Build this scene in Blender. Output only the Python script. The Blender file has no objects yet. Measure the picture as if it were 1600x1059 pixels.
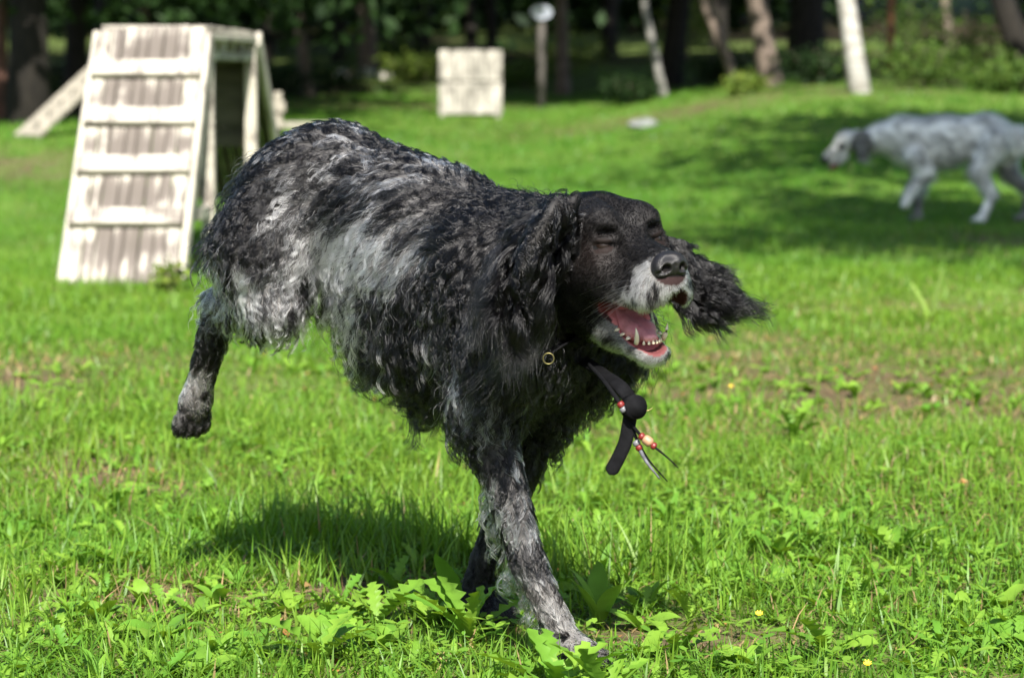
import bpy, bmesh, math, random
import numpy as np
from mathutils import Vector, Matrix

# ------------------------------------------------------------------ camera, sky, sun, exposure
scene = bpy.context.scene
col = scene.collection
CAM_H = 0.75
FPX = 4000.0                                   # focal length in pixels of the 1600 px wide photograph
PITCH = math.atan((529.5 - 125.0) / FPX)
cam_d = bpy.data.cameras.new('camera')
cam = bpy.data.objects.new('camera', cam_d)
col.objects.link(cam)
cam.location = (0, 0, CAM_H)
cam.rotation_euler = (math.radians(90) - PITCH, 0, 0)
cam_d.sensor_width = 36.0
cam_d.lens = 36.0 * FPX / 1600.0
cam_d.clip_start = 0.05
cam_d.clip_end = 600
cam_d.dof.use_dof = True
cam_d.dof.focus_distance = 3.22
cam_d.dof.aperture_fstop = 6.6
scene.camera = cam

SUN_EL = math.radians(46)
SUN_AZ = math.radians(7)                       # to the right of straight behind the camera
world = bpy.data.worlds.new('World')
scene.world = world
world.use_nodes = True
wn = world.node_tree.nodes
wl = world.node_tree.links
wn.clear()
sky = wn.new('ShaderNodeTexSky')
sky.sky_type = 'NISHITA'
sky.sun_disc = False
sky.sun_elevation = SUN_EL
sky.sun_rotation = math.pi - SUN_AZ
bg = wn.new('ShaderNodeBackground')
bg.inputs['Strength'].default_value = 0.082
wo = wn.new('ShaderNodeOutputWorld')
wl.new(sky.outputs[0], bg.inputs[0])
wl.new(bg.outputs[0], wo.inputs[0])

sun_d = bpy.data.lights.new('sun', 'SUN')
sun_d.energy = 5.0
sun_d.angle = math.radians(0.53)
sun_d.color = (1.0, 0.955, 0.88)
sun = bpy.data.objects.new('sun', sun_d)
col.objects.link(sun)
sdir = Vector((math.sin(SUN_AZ) * math.cos(SUN_EL), -math.cos(SUN_AZ) * math.cos(SUN_EL), math.sin(SUN_EL)))
sun.rotation_euler = sdir.to_track_quat('Z', 'Y').to_euler()
sun.location = sdir * 30

scene.view_settings.view_transform = 'Standard'
scene.view_settings.look = 'None'
scene.view_settings.gamma = 1.0
scene.view_settings.exposure = 1.36
scene.view_settings.use_curve_mapping = False
scene.render.engine = 'CYCLES'
scene.cycles.use_denoising = True
scene.cycles.max_bounces = 10
scene.cycles.transparent_max_bounces = 16

rng = np.random.default_rng(7)
random.seed(7)

# ------------------------------------------------------------------ small helpers
FWD = np.array([0, math.cos(PITCH), -math.sin(PITCH)])
UPV = np.array([0, math.sin(PITCH), math.cos(PITCH)])
RGT = np.array([1.0, 0, 0])
CPOS = np.array([0, 0, CAM_H])


def at(px, py, d):
    """world point seen at photograph pixel (px, py) at depth d metres"""
    return CPOS + d * (FWD + RGT * (px - 800) / FPX - UPV * (py - 529.5) / FPX)


def tag(o, label, cat, group=None, kind=None):
    o['label'] = label
    if cat:
        o['category'] = cat
    if group:
        o['group'] = group
    if kind:
        o['kind'] = kind
    return o


def empty(name, loc=(0, 0, 0), rot=(0, 0, 0)):
    o = bpy.data.objects.new(name, None)
    o.empty_display_size = 0.1
    o.location = loc
    o.rotation_euler = rot
    col.objects.link(o)
    return o


def mesh_np(name, verts, faces, mat=None, parent=None, smooth=False, colors=None):
    """verts (n,3); faces (m,k) numpy or list of tuples"""
    me = bpy.data.meshes.new(name)
    verts = np.asarray(verts, dtype=np.float32)
    if isinstance(faces, np.ndarray):
        n, k = faces.shape
        me.vertices.add(len(verts))
        me.vertices.foreach_set('co', verts.ravel())
        me.loops.add(n * k)
        me.loops.foreach_set('vertex_index', faces.astype(np.int32).ravel())
        me.polygons.add(n)
        me.polygons.foreach_set('loop_start', np.arange(0, n * k, k, dtype=np.int32))
        me.update(calc_edges=True)
        me.validate()
    else:
        me.from_pydata([tuple(v) for v in verts.tolist()], [], faces)
        me.update()
    if smooth:
        me.polygons.foreach_set('use_smooth', np.ones(len(me.polygons), dtype=bool))
    if colors is not None:
        a = me.attributes.new('tint', 'FLOAT_COLOR', 'POINT')
        c4 = np.ones((len(verts), 4), dtype=np.float32)
        c4[:, :3] = colors
        a.data.foreach_set('color', c4.ravel())
    if mat is not None:
        me.materials.append(mat)
    o = bpy.data.objects.new(name, me)
    col.objects.link(o)
    if parent is not None:
        o.parent = parent
    return o


def bm_obj(name, bm, mat, parent=None, smooth=False):
    me = bpy.data.meshes.new(name)
    bm.normal_update()
    bm.to_mesh(me)
    bm.free()
    if smooth:
        me.polygons.foreach_set('use_smooth', np.ones(len(me.polygons), dtype=bool))
    me.materials.append(mat)
    o = bpy.data.objects.new(name, me)
    col.objects.link(o)
    if parent is not None:
        o.parent = parent
    return o


def box_bm(bm, c, s, rot=None, bevel=0.0, jitter=0.0):
    g = bmesh.ops.create_cube(bm, size=1.0)
    vs = g['verts']
    for v in vs:
        v.co = Vector((v.co.x * s[0], v.co.y * s[1], v.co.z * s[2]))
        if jitter:
            v.co += Vector([random.uniform(-jitter, jitter) for _ in range(3)])
    if bevel:
        es = list({e for v in vs for e in v.link_edges})
        r = bmesh.ops.bevel(bm, geom=es, offset=bevel, segments=1, affect='EDGES', profile=0.5)
        vs = list({v for f in r['faces'] for v in f.verts} | {v for v in vs if v.is_valid})
    for v in vs:
        if rot is not None:
            v.co = rot @ v.co
        v.co += Vector(c)


def box(name, c, s, mat, parent=None, rot=None, bevel=0.004, jitter=0.0):
    bm = bmesh.new()
    box_bm(bm, c, s, rot, bevel, jitter)
    return bm_obj(name, bm, mat, parent)


def beam(name, a, b, w, t, mat, parent=None, up=(0, 0, 1), bevel=0.004, jitter=0.0):
    """a board from point a to point b, w wide, t thick (t along 'up')"""
    a, b = Vector(a), Vector(b)
    x = (b - a).normalized()
    u = Vector(up)
    y = u.cross(x).normalized()
    z = x.cross(y)
    R = Matrix((x, y, z)).transposed()
    return box(name, (a + b) / 2, ((b - a).length, w, t), mat, parent, R, bevel, jitter)


def tube_np(pts, rad, n=8, cap=True):
    """tapered tube along points -> verts, quad faces (ends closed by collapsing)"""
    pts = np.asarray(pts, float)
    rad = np.broadcast_to(np.asarray(rad, float), (len(pts),))
    T = np.gradient(pts, axis=0)
    T /= np.linalg.norm(T, axis=1, keepdims=True) + 1e-9
    ref = np.array([0.31, 0.17, 0.93])
    U = np.cross(T, ref)
    U /= np.linalg.norm(U, axis=1, keepdims=True) + 1e-9
    W = np.cross(T, U)
    a = np.linspace(0, 2 * math.pi, n, endpoint=False)
    ring = pts[:, None] + rad[:, None, None] * (np.cos(a)[None, :, None] * U[:, None] + np.sin(a)[None, :, None] * W[:, None])
    V = ring.reshape(-1, 3)
    i = np.arange(len(pts) - 1)[:, None] * n
    j = np.arange(n)[None]
    F = np.stack([i + j, i + (j + 1) % n, i + n + (j + 1) % n, i + n + j], -1).reshape(-1, 4)
    if cap:
        V = np.vstack([V, pts[:1], pts[-1:]])
        nb = len(pts) * n
        k = np.arange(n)
        c0 = np.stack([np.full(n, nb), (k + 1) % n, k, k], -1)
        c1 = np.stack([np.full(n, nb + 1), nb - n + k, nb - n + (k + 1) % n, nb - n + (k + 1) % n], -1)
        tri = np.vstack([c0[:, :3], c1[:, :3]])
        return V, [tuple(f) for f in F.tolist()] + [tuple(f) for f in tri.tolist()]
    return V, F


def hash3(ix, iy, iz, seed=0):
    h = (ix.astype(np.int64) * 374761393 + iy.astype(np.int64) * 668265263 + iz.astype(np.int64) * 2147483647 + seed * 1274126177) & 0x7fffffff
    h = ((h ^ (h >> 13)) * 1274126177) & 0x7fffffff
    h = h ^ (h >> 16)
    return (h & 0xffff) / 65535.0


def vnoise(p, scale, seed=0):
    """value noise 0..1 at points (n,3)"""
    q = np.asarray(p, float) * scale
    i = np.floor(q)
    f = q - i
    f = f * f * (3 - 2 * f)
    i = i.astype(np.int64)
    r = 0
    for dx in (0, 1):
        for dy in (0, 1):
            for dz in (0, 1):
                w = (f[:, 0] if dx else 1 - f[:, 0]) * (f[:, 1] if dy else 1 - f[:, 1]) * (f[:, 2] if dz else 1 - f[:, 2])
                r = r + w * hash3(i[:, 0] + dx, i[:, 1] + dy, i[:, 2] + dz, seed)
    return r


def sstep(a, b, x):
    t = np.clip((x - a) / (b - a), 0, 1)
    return t * t * (3 - 2 * t)


# ------------------------------------------------------------------ materials
def nodes_of(m):
    m.use_nodes = True
    nt = m.node_tree
    nt.nodes.clear()
    out = nt.nodes.new('ShaderNodeOutputMaterial')
    return nt, out


def mat_noise(name, c1, c2, scale=6.0, rough=0.7, spec=0.3, stretch=(1, 1, 1), detail=6, bump=0.0, bscale=40, c3=None):
    m = bpy.data.materials.new(name)
    nt, out = nodes_of(m)
    N, L = nt.nodes.new, nt.links.new
    tc = N('ShaderNodeTexCoord')
    mp = N('ShaderNodeMapping')
    mp.inputs['Scale'].default_value = stretch
    L(tc.outputs['Object'], mp.inputs[0])
    no = N('ShaderNodeTexNoise')
    no.inputs['Scale'].default_value = scale
    no.inputs['Detail'].default_value = detail
    L(mp.outputs[0], no.inputs['Vector'])
    cr = N('ShaderNodeValToRGB')
    cr.color_ramp.elements[0].position = 0.32
    cr.color_ramp.elements[1].position = 0.68
    cr.color_ramp.elements[0].color = (*c1, 1)
    cr.color_ramp.elements[1].color = (*c2, 1)
    if c3:
        e = cr.color_ramp.elements.new(0.5)
        e.color = (*c3, 1)
    L(no.outputs[0], cr.inputs[0])
    b = N('ShaderNodeBsdfPrincipled')
    b.inputs['Roughness'].default_value = rough
    b.inputs['Specular IOR Level'].default_value = spec
    L(cr.outputs[0], b.inputs['Base Color'])
    if bump:
        n2 = N('ShaderNodeTexNoise')
        n2.inputs['Scale'].default_value = bscale
        n2.inputs['Detail'].default_value = 5
        L(mp.outputs[0], n2.inputs['Vector'])
        bp = N('ShaderNodeBump')
        bp.inputs['Strength'].default_value = bump
        bp.inputs['Distance'].default_value = 0.01
        L(n2.outputs[0], bp.inputs['Height'])
        L(bp.outputs[0], b.inputs['Normal'])
    L(b.outputs[0], out.inputs[0])
    return m


def mat_plain(name, c, rough=0.5, spec=0.5, metal=0.0, coat=0.0, sss=0.0):
    m = bpy.data.materials.new(name)
    nt, out = nodes_of(m)
    N, L = nt.nodes.new, nt.links.new
    tc = N('ShaderNodeTexCoord')
    no = N('ShaderNodeTexNoise')
    no.inputs['Scale'].default_value = 60
    no.inputs['Detail'].default_value = 4
    L(tc.outputs['Object'], no.inputs['Vector'])
    mx = N('ShaderNodeMix')
    mx.data_type = 'RGBA'
    mx.inputs['A'].default_value = (c[0] * 0.75, c[1] * 0.75, c[2] * 0.75, 1)
    mx.inputs['B'].default_value = (min(c[0] * 1.2, 1), min(c[1] * 1.2, 1), min(c[2] * 1.2, 1), 1)
    L(no.outputs[0], mx.inputs['Factor'])
    b = N('ShaderNodeBsdfPrincipled')
    L(mx.outputs['Result'], b.inputs['Base Color'])
    b.inputs['Roughness'].default_value = rough
    b.inputs['Specular IOR Level'].default_value = spec
    b.inputs['Metallic'].default_value = metal
    b.inputs['Coat Weight'].default_value = coat
    if sss:
        b.inputs['Subsurface Weight'].default_value = sss
        b.inputs['Subsurface Radius'].default_value = (0.01, 0.004, 0.003)
        b.inputs['Subsurface Scale'].default_value = 0.5
    L(b.outputs[0], out.inputs[0])
    return m


def mat_leaf(name, trans=0.35, rough=0.45, spec=0.4, tint_gain=(1, 1, 1)):
    """foliage with a per-vertex tint, light passing through the blades"""
    m = bpy.data.materials.new(name)
    nt, out = nodes_of(m)
    N, L = nt.nodes.new, nt.links.new
    at_ = N('ShaderNodeAttribute')
    at_.attribute_name = 'tint'
    tc = N('ShaderNodeTexCoord')
    no = N('ShaderNodeTexNoise')
    no.inputs['Scale'].default_value = 45
    L(tc.outputs['Object'], no.inputs['Vector'])
    hv = N('ShaderNodeHueSaturation')
    mr = N('ShaderNodeMapRange')
    mr.inputs['To Min'].default_value = 0.75
    mr.inputs['To Max'].default_value = 1.25
    L(no.outputs[0], mr.inputs[0])
    L(mr.outputs[0], hv.inputs['Value'])
    L(at_.outputs['Color'], hv.inputs['Color'])
    b = N('ShaderNodeBsdfPrincipled')
    b.inputs['Roughness'].default_value = rough
    b.inputs['Specular IOR Level'].default_value = spec
    L(hv.outputs[0], b.inputs['Base Color'])
    tr = N('ShaderNodeBsdfTranslucent')
    mt = N('ShaderNodeMix')
    mt.data_type = 'RGBA'
    mt.blend_type = 'MULTIPLY'
    mt.inputs['Factor'].default_value = 1.0
    mt.inputs['B'].default_value = (1.25, 1.15, 0.45, 1)
    L(hv.outputs[0], mt.inputs['A'])
    L(mt.outputs['Result'], tr.inputs[0])
    ms = N('ShaderNodeMixShader')
    ms.inputs[0].default_value = trans
    L(b.outputs[0], ms.inputs[1])
    L(tr.outputs[0], ms.inputs[2])
    L(ms.outputs[0], out.inputs[0])
    return m


def mat_tint(name, rough=0.6, spec=0.3, bump=0.0, bscale=300, sss=0.0):
    m = bpy.data.materials.new(name)
    nt, out = nodes_of(m)
    N, L = nt.nodes.new, nt.links.new
    a = N('ShaderNodeAttribute')
    a.attribute_name = 'tint'
    b = N('ShaderNodeBsdfPrincipled')
    b.inputs['Roughness'].default_value = rough
    b.inputs['Specular IOR Level'].default_value = spec
    L(a.outputs['Color'], b.inputs['Base Color'])
    if bump:
        tc = N('ShaderNodeTexCoord')
        n2 = N('ShaderNodeTexNoise')
        n2.inputs['Scale'].default_value = bscale
        n2.inputs['Detail'].default_value = 3
        L(tc.outputs['Object'], n2.inputs['Vector'])
        bp = N('ShaderNodeBump')
        bp.inputs['Strength'].default_value = bump
        bp.inputs['Distance'].default_value = 0.003
        L(n2.outputs[0], bp.inputs['Height'])
        L(bp.outputs[0], b.inputs['Normal'])
    L(b.outputs[0], out.inputs[0])
    return m


def mat_hair(name, rough=0.17, radial=0.28, ior=1.33):
    m = bpy.data.materials.new(name)
    nt, out = nodes_of(m)
    N, L = nt.nodes.new, nt.links.new
    a = N('ShaderNodeAttribute')
    a.attribute_name = 'tint'
    h = N('ShaderNodeBsdfHairPrincipled')
    h.model = 'CHIANG'
    h.parametrization = 'COLOR'
    h.inputs['Roughness'].default_value = rough
    h.inputs['Radial Roughness'].default_value = radial
    h.inputs['Random Roughness'].default_value = 0.3
    h.inputs['IOR'].default_value = ior
    L(a.outputs['Color'], h.inputs['Color'])
    L(h.outputs[0], out.inputs[0])
    return m


def hair_obj(name, P, C, R, mat, parent):
    """P (n,k,3) strand points, C (n,3) colours, R (n,k) radii -> hair curves object"""
    n, k = P.shape[:2]
    hc = bpy.data.hair_curves.new(name)
    hc.add_curves([k] * n)
    hc.position_data.foreach_set('vector', np.ascontiguousarray(P, dtype=np.float32).ravel())
    ra = hc.attributes.get('radius') or hc.attributes.new('radius', 'FLOAT', 'POINT')
    ra.data.foreach_set('value', np.ascontiguousarray(np.broadcast_to(R, (n, k)), dtype=np.float32).ravel())
    ca = hc.attributes.new('tint', 'FLOAT_COLOR', 'CURVE')
    c4 = np.ones((n, 4), dtype=np.float32)
    c4[:, :3] = C
    ca.data.foreach_set('color', c4.ravel())
    hc.materials.append(mat)
    o = bpy.data.objects.new(name, hc)
    col.objects.link(o)
    o.parent = parent
    return o


# ------------------------------------------------------------------ terrain
_prof = {
    -0.17: ([-40, 14, 24, 30, 38, 60, 90, 160], [0, 0, 0.30, 0.40, 0.52, 1.7, 4.0, 10]),
    0.0: ([-40, 14, 24, 30, 38, 45, 60, 90, 160], [0, 0, 0.12, 0.27, 0.5, 1.0, 1.8, 4.2, 10]),
    0.13: ([-40, 14, 20, 26, 30, 45, 60, 90, 160], [0, 0, 0.27, 0.60, 0.72, 1.25, 1.9, 4.2, 10]),
}


def ground_z(x, y):
    x = np.asarray(x, float)
    y = np.asarray(y, float)
    t = x / np.maximum(y, 14.0)
    zs = [np.interp(y, *_prof[k]) for k in (-0.17, 0.0, 0.13)]
    a = sstep(-0.17, 0.0, t)
    b = sstep(0.0, 0.13, t)
    z = zs[0] * (1 - a) + zs[1] * a
    z = z * (1 - b) + zs[2] * b
    p = np.stack([x, y, np.zeros_like(x)], -1).reshape(-1, 3)
    bump = (vnoise(p, 0.9, 3) - 0.5).reshape(x.shape) * 0.03 + (vnoise(p, 0.22, 4) - 0.5).reshape(x.shape) * 0.06 * sstep(4, 14, y)
    return z + bump
# ------------------------------------------------------------------ ground sheet
def lawn_edge(x, y):
    """1 on the lawn, 0 under the trees"""
    t = x / np.maximum(y, 10)
    e = np.interp(t, [-0.3, -0.17, -0.13, -0.05, 0.03, 0.10, 0.16, 0.3], [24, 25, 30, 39, 36, 30, 27, 27])
    return 1 - sstep(-1.5, 2.5, y - e)


PATCH = [(1.35, 5.9, 0.7, 0.6), (1.05, 4.7, 0.28, 0.3), (0.5, 5.4, 0.4, 0.3), (-1.3, 6.4, 0.4, 0.5), (0.85, 3.55, 0.3, 0.12), (0.85, 6.5, 0.8, 0.9), (1.25, 5.1, 0.30, 0.35), (0.55, 4.35, 0.18, 0.18), (-0.25, 3.70, 0.14, 0.10), (-0.55, 3.6, 0.2, 0.15), (0.25, 3.35, 0.15, 0.08),
         (-3.6, 18.5, 0.9, 1.6), (2.4, 27, 2.2, 1.6), (-2.0, 34, 3.0, 1.2), (2.7, 12.0, 0.6, 0.6), (1.5, 8.6, 0.5, 0.5), (-0.75, 4.9, 0.18, 0.25), (0.75, 3.75, 0.25, 0.15)]


def dryness(x, y):
    p = np.stack([x, y, 0 * x], -1).reshape(-1, 3)
    d = np.zeros(x.shape)
    for cx, cy, rx, ry in PATCH:
        d = np.maximum(d, np.exp(-((x - cx) / rx) ** 2 - ((y - cy) / ry) ** 2))
    n = (vnoise(p, 5, 31) * 0.6 + vnoise(p, 14, 32) * 0.4).reshape(x.shape)
    return np.clip(d * (0.12 + 1.75 * np.clip(n - 0.12, 0, 1)) + 0.55 * np.clip(n - 0.60, 0, 1) * 2, 0, 1)


ys = np.concatenate([np.arange(-12, 2.5, 0.8), np.arange(2.5, 8, 0.06), np.arange(8, 16, 0.16), np.arange(16, 50, 0.5), np.arange(50, 171, 3.0)])
us = np.concatenate([np.linspace(-1, -0.31, 12), np.linspace(-0.3, 0.3, 121), np.linspace(0.31, 1, 12)])
UU, YY = np.meshgrid(us, ys)
XX = UU * np.where(np.abs(UU) <= 0.3, np.maximum(YY, 4) * 0.95 + 0.5, np.maximum(YY, 4) * 1.1 + 12) * 1.0
XX = np.sign(UU) * np.interp(np.abs(UU), [0, 0.3, 1], [0, 1, 2]) .astype(float)
XX = np.where(np.abs(XX) <= 1, XX * (0.3 * np.maximum(YY, 3) + 0.6), np.sign(XX) * ((0.3 * np.maximum(YY, 3) + 0.6) + (np.abs(XX) - 1) * (np.maximum(YY, 3) * 0.7 + 30)))
ZZ = ground_z(XX, YY)
nv_, nu_ = XX.shape
gi = np.arange(nv_ * nu_).reshape(nv_, nu_)
GF = np.stack([gi[:-1, :-1], gi[:-1, 1:], gi[1:, 1:], gi[1:, :-1]], -1).reshape(-1, 4)
dr = dryness(XX, YY)
le = lawn_edge(XX, YY)
pn = np.stack([XX, YY, 0 * XX], -1).reshape(-1, 3)
n1 = vnoise(pn, 2.3, 51).reshape(XX.shape)
soil = np.array((0.105, 0.072, 0.045))
lawn = np.array((0.085, 0.150, 0.022))
litter = np.array((0.040, 0.030, 0.018))
under = np.array((0.075, 0.105, 0.028))
gc = lawn * (0.7 + 0.6 * n1[..., None])
gc = gc * (1 - dr[..., None] * 0.9) + soil * dr[..., None] * 0.9
fl = under * (1 - sstep(0.35, 0.65, vnoise(pn, 0.33, 52).reshape(XX.shape))[..., None]) + litter * sstep(0.35, 0.65, vnoise(pn, 0.33, 52).reshape(XX.shape))[..., None]
gc = gc * le[..., None] + fl * (1 - le[..., None])
near = np.clip(1 - (YY - 5) / 3, 0, 1)[..., None]
gc = gc * (1 - near) + (gc * 0.45 + soil * 0.55) * near
m = bpy.data.materials.new('lawn_soil')
nt, out = nodes_of(m)
a_ = nt.nodes.new('ShaderNodeAttribute')
a_.attribute_name = 'tint'
tc = nt.nodes.new('ShaderNodeTexCoord')
no = nt.nodes.new('ShaderNodeTexNoise')
no.inputs['Scale'].default_value = 30
no.inputs['Detail'].default_value = 8
nt.links.new(tc.outputs['Object'], no.inputs['Vector'])
hv = nt.nodes.new('ShaderNodeHueSaturation')
mr = nt.nodes.new('ShaderNodeMapRange')
mr.inputs['To Min'].default_value = 0.5
mr.inputs['To Max'].default_value = 1.5
nt.links.new(no.outputs[0], mr.inputs[0])
nt.links.new(mr.outputs[0], hv.inputs['Value'])
nt.links.new(a_.outputs['Color'], hv.inputs['Color'])
pb = nt.nodes.new('ShaderNodeBsdfPrincipled')
pb.inputs['Roughness'].default_value = 0.95
pb.inputs['Specular IOR Level'].default_value = 0.1
nt.links.new(hv.outputs[0], pb.inputs['Base Color'])
bp = nt.nodes.new('ShaderNodeBump')
bp.inputs['Strength'].default_value = 0.8
bp.inputs['Distance'].default_value = 0.02
nt.links.new(no.outputs[0], bp.inputs['Height'])
nt.links.new(bp.outputs[0], pb.inputs['Normal'])
nt.links.new(pb.outputs[0], out.inputs[0])
g = mesh_np('ground', np.stack([XX, YY, ZZ], -1).reshape(-1, 3), GF, m, smooth=True, colors=gc.reshape(-1, 3))
g['kind'] = 'structure'

# ------------------------------------------------------------------ grass
GRASS = mat_leaf('grass_blades', trans=0.42, rough=0.45, spec=0.35)


def scatter(n, y0, y1, r, wid=0.29, pad=0.5):
    """points over the wedge the camera sees and some way beyond its sides"""
    y = np.sqrt(r.random(n) * (y1 ** 2 - y0 ** 2) + y0 ** 2)
    x = (r.random(n) * 2 - 1) * (wid * y + pad)
    return x, y


def grass_cols(x, y, r, dry):
    n = len(x)
    p = np.stack([x, y, 0 * x], -1)
    k = vnoise(p, 1.7, 61)
    k2 = vnoise(p, 0.45, 62)
    a = np.array((0.104, 0.240, 0.020))
    b = np.array((0.188, 0.305, 0.030))
    c = np.array((0.065, 0.170, 0.022))
    w = r.random(n) * 0.5 + k * 0.5
    C = a + (b - a) * np.clip(w * 1.4 - 0.2, 0, 1)[:, None]
    cm = (r.random(n) < 0.25 + 0.3 * k2)
    C[cm] = C[cm] * 0.5 + c * 0.5
    st = r.random(n) < 0.012 + 0.4 * dry
    C[st] = np.array((0.34, 0.25, 0.12)) * (0.6 + 0.6 * r.random((st.sum(), 1)))
    C[:, 0] *= 1 - 0.22 * sstep(7, 16, y)
    return C * (0.85 + 0.3 * r.random((n, 1))) * (1 - 0.12 * sstep(8, 18, y))[:, None]


def blades(x, y, h, w, seg, r, dry, lean=0.5, az=None, curve=0.6):
    """tapered bent blades -> verts, faces(list of arrays), colours"""
    n = len(x)
    z = ground_z(x, y) - 0.004
    az = r.random(n) * 6.283 if az is None else az
    la = lean * r.random(n)
    face = az + 1.5708 + r.normal(0, 0.5, n)
    t = np.linspace(0, 1, seg + 1)
    out = []
    dx, dy = np.cos(az), np.sin(az)
    fx, fy = np.cos(face), np.sin(face)
    V = np.zeros((n, 2 * seg + 1, 3), np.float32)
    for i, ti in enumerate(t):
        off = h * (la * ti + curve * la * ti * ti)
        zz = z + h * ti * (1 - 0.25 * la * ti) - 0.35 * h * la * la * ti ** 3
        ww = w * (1 - ti ** 1.8) * (0.75 + 0.5 * min(ti * 3, 1)) * 0.5
        if i < seg:
            V[:, 2 * i, 0] = x + dx * off - fx * ww
            V[:, 2 * i, 1] = y + dy * off - fy * ww
            V[:, 2 * i, 2] = zz
            V[:, 2 * i + 1, 0] = x + dx * off + fx * ww
            V[:, 2 * i + 1, 1] = y + dy * off + fy * ww
            V[:, 2 * i + 1, 2] = zz
        else:
            V[:, 2 * i, 0] = x + dx * off
            V[:, 2 * i, 1] = y + dy * off
            V[:, 2 * i, 2] = zz
    k = 2 * seg + 1
    base = (np.arange(n) * k)[:, None]
    tris = []
    for i in range(seg - 1):
        tris += [[2 * i, 2 * i + 1, 2 * i + 3], [2 * i, 2 * i + 3, 2 * i + 2]]
    tris.append([2 * seg - 2, 2 * seg - 1, 2 * seg])
    F = (base[:, None] + np.array(tris)[None]).reshape(-1, 3)
    C = grass_cols(x, y, r, dry)
    C = np.repeat(C, k, 0) * np.tile(np.repeat(np.linspace(0.8, 1.12, seg + 1), 2)[:k], n)[:, None]
    return V.reshape(-1, 3), F, C


def join(parts):
    V, F, C, o = [], [], [], 0
    for v, f, c in parts:
        V.append(v)
        F.append(f + o)
        C.append(c)
        o += len(v)
    return np.vstack(V), np.vstack(F), np.vstack(C)


gr = np.random.default_rng(5)
parts = []
for y0, y1, n, hmul, w, seg in ((2.7, 5.6, 140000, 1.0, 0.0030, 3), (5.6, 10.5, 155000, 1.0, 0.0046, 2), (10.5, 20, 190000, 1.0, 0.0085, 1), (20, 46, 210000, 1.05, 0.020, 1)):
    x, y = scatter(n, y0, y1, gr)
    dry = dryness(x, y)
    p = np.stack([x, y, 0 * x], -1)
    dens = 0.30 + 0.8 * vnoise(p, 4.5, 71) + 0.3 * vnoise(p, 1.2, 72) - 0.75 * dry
    keep = (gr.random(n) < dens) & (gr.random(n) < lawn_edge(x, y) + 0.12 * (y > 25))
    x, y, dry = x[keep], y[keep], dry[keep]
    p = p[keep]
    h = (0.020 + 0.030 * vnoise(p, 3.2, 73) ** 1.3 + 0.03 * gr.random(len(x)) ** 3) * hmul * (1 - 0.4 * dry)
    h *= 1 + 0.25 * (y > 10)
    ww = w * (0.6 + 0.8 * gr.random(len(x)))
    parts.append(blades(x, y, h, ww, seg, gr, dry, lean=1.35))
# longer tufts of fine grass, as round the dog's shadow
TUFT = [(-0.22, 4.05, 0.16, 380, 0.115), (-0.05, 3.98, 0.14, 260, 0.12), (-0.40, 4.15, 0.16, 260, 0.10), (0.10, 3.85, 0.12, 200, 0.12), (0.22, 3.8, 0.10, 160, 0.12), (-0.62, 3.9, 0.14, 200, 0.08),
        (-0.30, 3.75, 0.12, 170, 0.085), (0.35, 4.05, 0.16, 220, 0.085), (0.62, 4.0, 0.15, 200, 0.08), (0.5, 3.62, 0.14, 170, 0.075), (0.78, 3.72, 0.14, 180, 0.08), (-0.70, 3.55, 0.12, 170, 0.08),
        (-0.85, 4.3, 0.2, 240, 0.085), (0.9, 4.4, 0.2, 240, 0.085), (0.2, 4.5, 0.25, 260, 0.08), (-0.1, 4.7, 0.3, 320, 0.09), (-0.75, 4.9, 0.3, 300, 0.085), (0.65, 4.8, 0.3, 280, 0.08), (-0.95, 5.6, 0.35, 300, 0.09), (0.3, 5.7, 0.35, 300, 0.085)]
for cx, cy, rad, n, hh in TUFT:
    x = cx + gr.normal(0, rad * 0.6, n)
    y = cy + gr.normal(0, rad * 0.5, n)
    h = hh * (0.45 + 0.65 * gr.random(n))
    parts.append(blades(x, y, h, 0.0034 * (0.6 + 0.7 * gr.random(n)), 4, gr, np.zeros(n), lean=0.55, curve=0.9))
GV, GF_, GC = join(parts)
go = mesh_np('grass', GV, GF_, GRASS, colors=GC)
tag(go, 'bright green mown lawn grass covering the field', 'grass', kind='stuff')
# fallen straw and dead stems on the soil
n = 5200
x, y = scatter(n, 3.0, 7.5, gr)
keep = gr.random(n) < 0.12 + dryness(x, y)
x, y = x[keep], y[keep]
n = len(x)
V_, F__, C_ = blades(x, y, 0.05 * (0.4 + gr.random(n)), np.full(n, 0.0022), 2, gr, np.ones(n), lean=2.2)
V_[:, 2] = np.maximum(V_[:, 2], np.repeat(ground_z(x, y), 5) + 0.003)
C_ = np.repeat(np.array((0.30, 0.20, 0.10)) * (0.4 + 0.9 * gr.random((n, 1))), 5, 0)
so = mesh_np('dry_straw', V_, F__, mat_leaf('straw', trans=0.1, rough=0.8, spec=0.1), colors=C_)
tag(so, 'scattered brown straw and dead stems lying between the grass', 'straw', kind='stuff')


# fallen leaf flakes and crumbs of bark on the soil
n = 3600
x, y = scatter(n, 2.9, 7.5, gr)
z = ground_z(x, y) + 0.003 + 0.012 * gr.random(n) ** 2
a = gr.random(n) * 6.283
sz = 0.004 + 0.008 * gr.random(n) ** 2
c, s = np.cos(a) * sz, np.sin(a) * sz
tl = gr.normal(0, 0.35, (n, 2)) * sz[:, None]
V_ = np.stack([np.stack([x - c, y - s, z - tl[:, 0]], -1), np.stack([x + s * 0.5, y - c * 0.5, z + tl[:, 1]], -1), np.stack([x + c, y + s, z + tl[:, 0]], -1), np.stack([x - s * 0.5, y + c * 0.5, z - tl[:, 1] * 0.3], -1)], 1).reshape(-1, 3)
pal = np.array([(0.36, 0.17, 0.06), (0.26, 0.13, 0.06), (0.42, 0.27, 0.11), (0.12, 0.07, 0.04), (0.45, 0.33, 0.16)])
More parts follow.
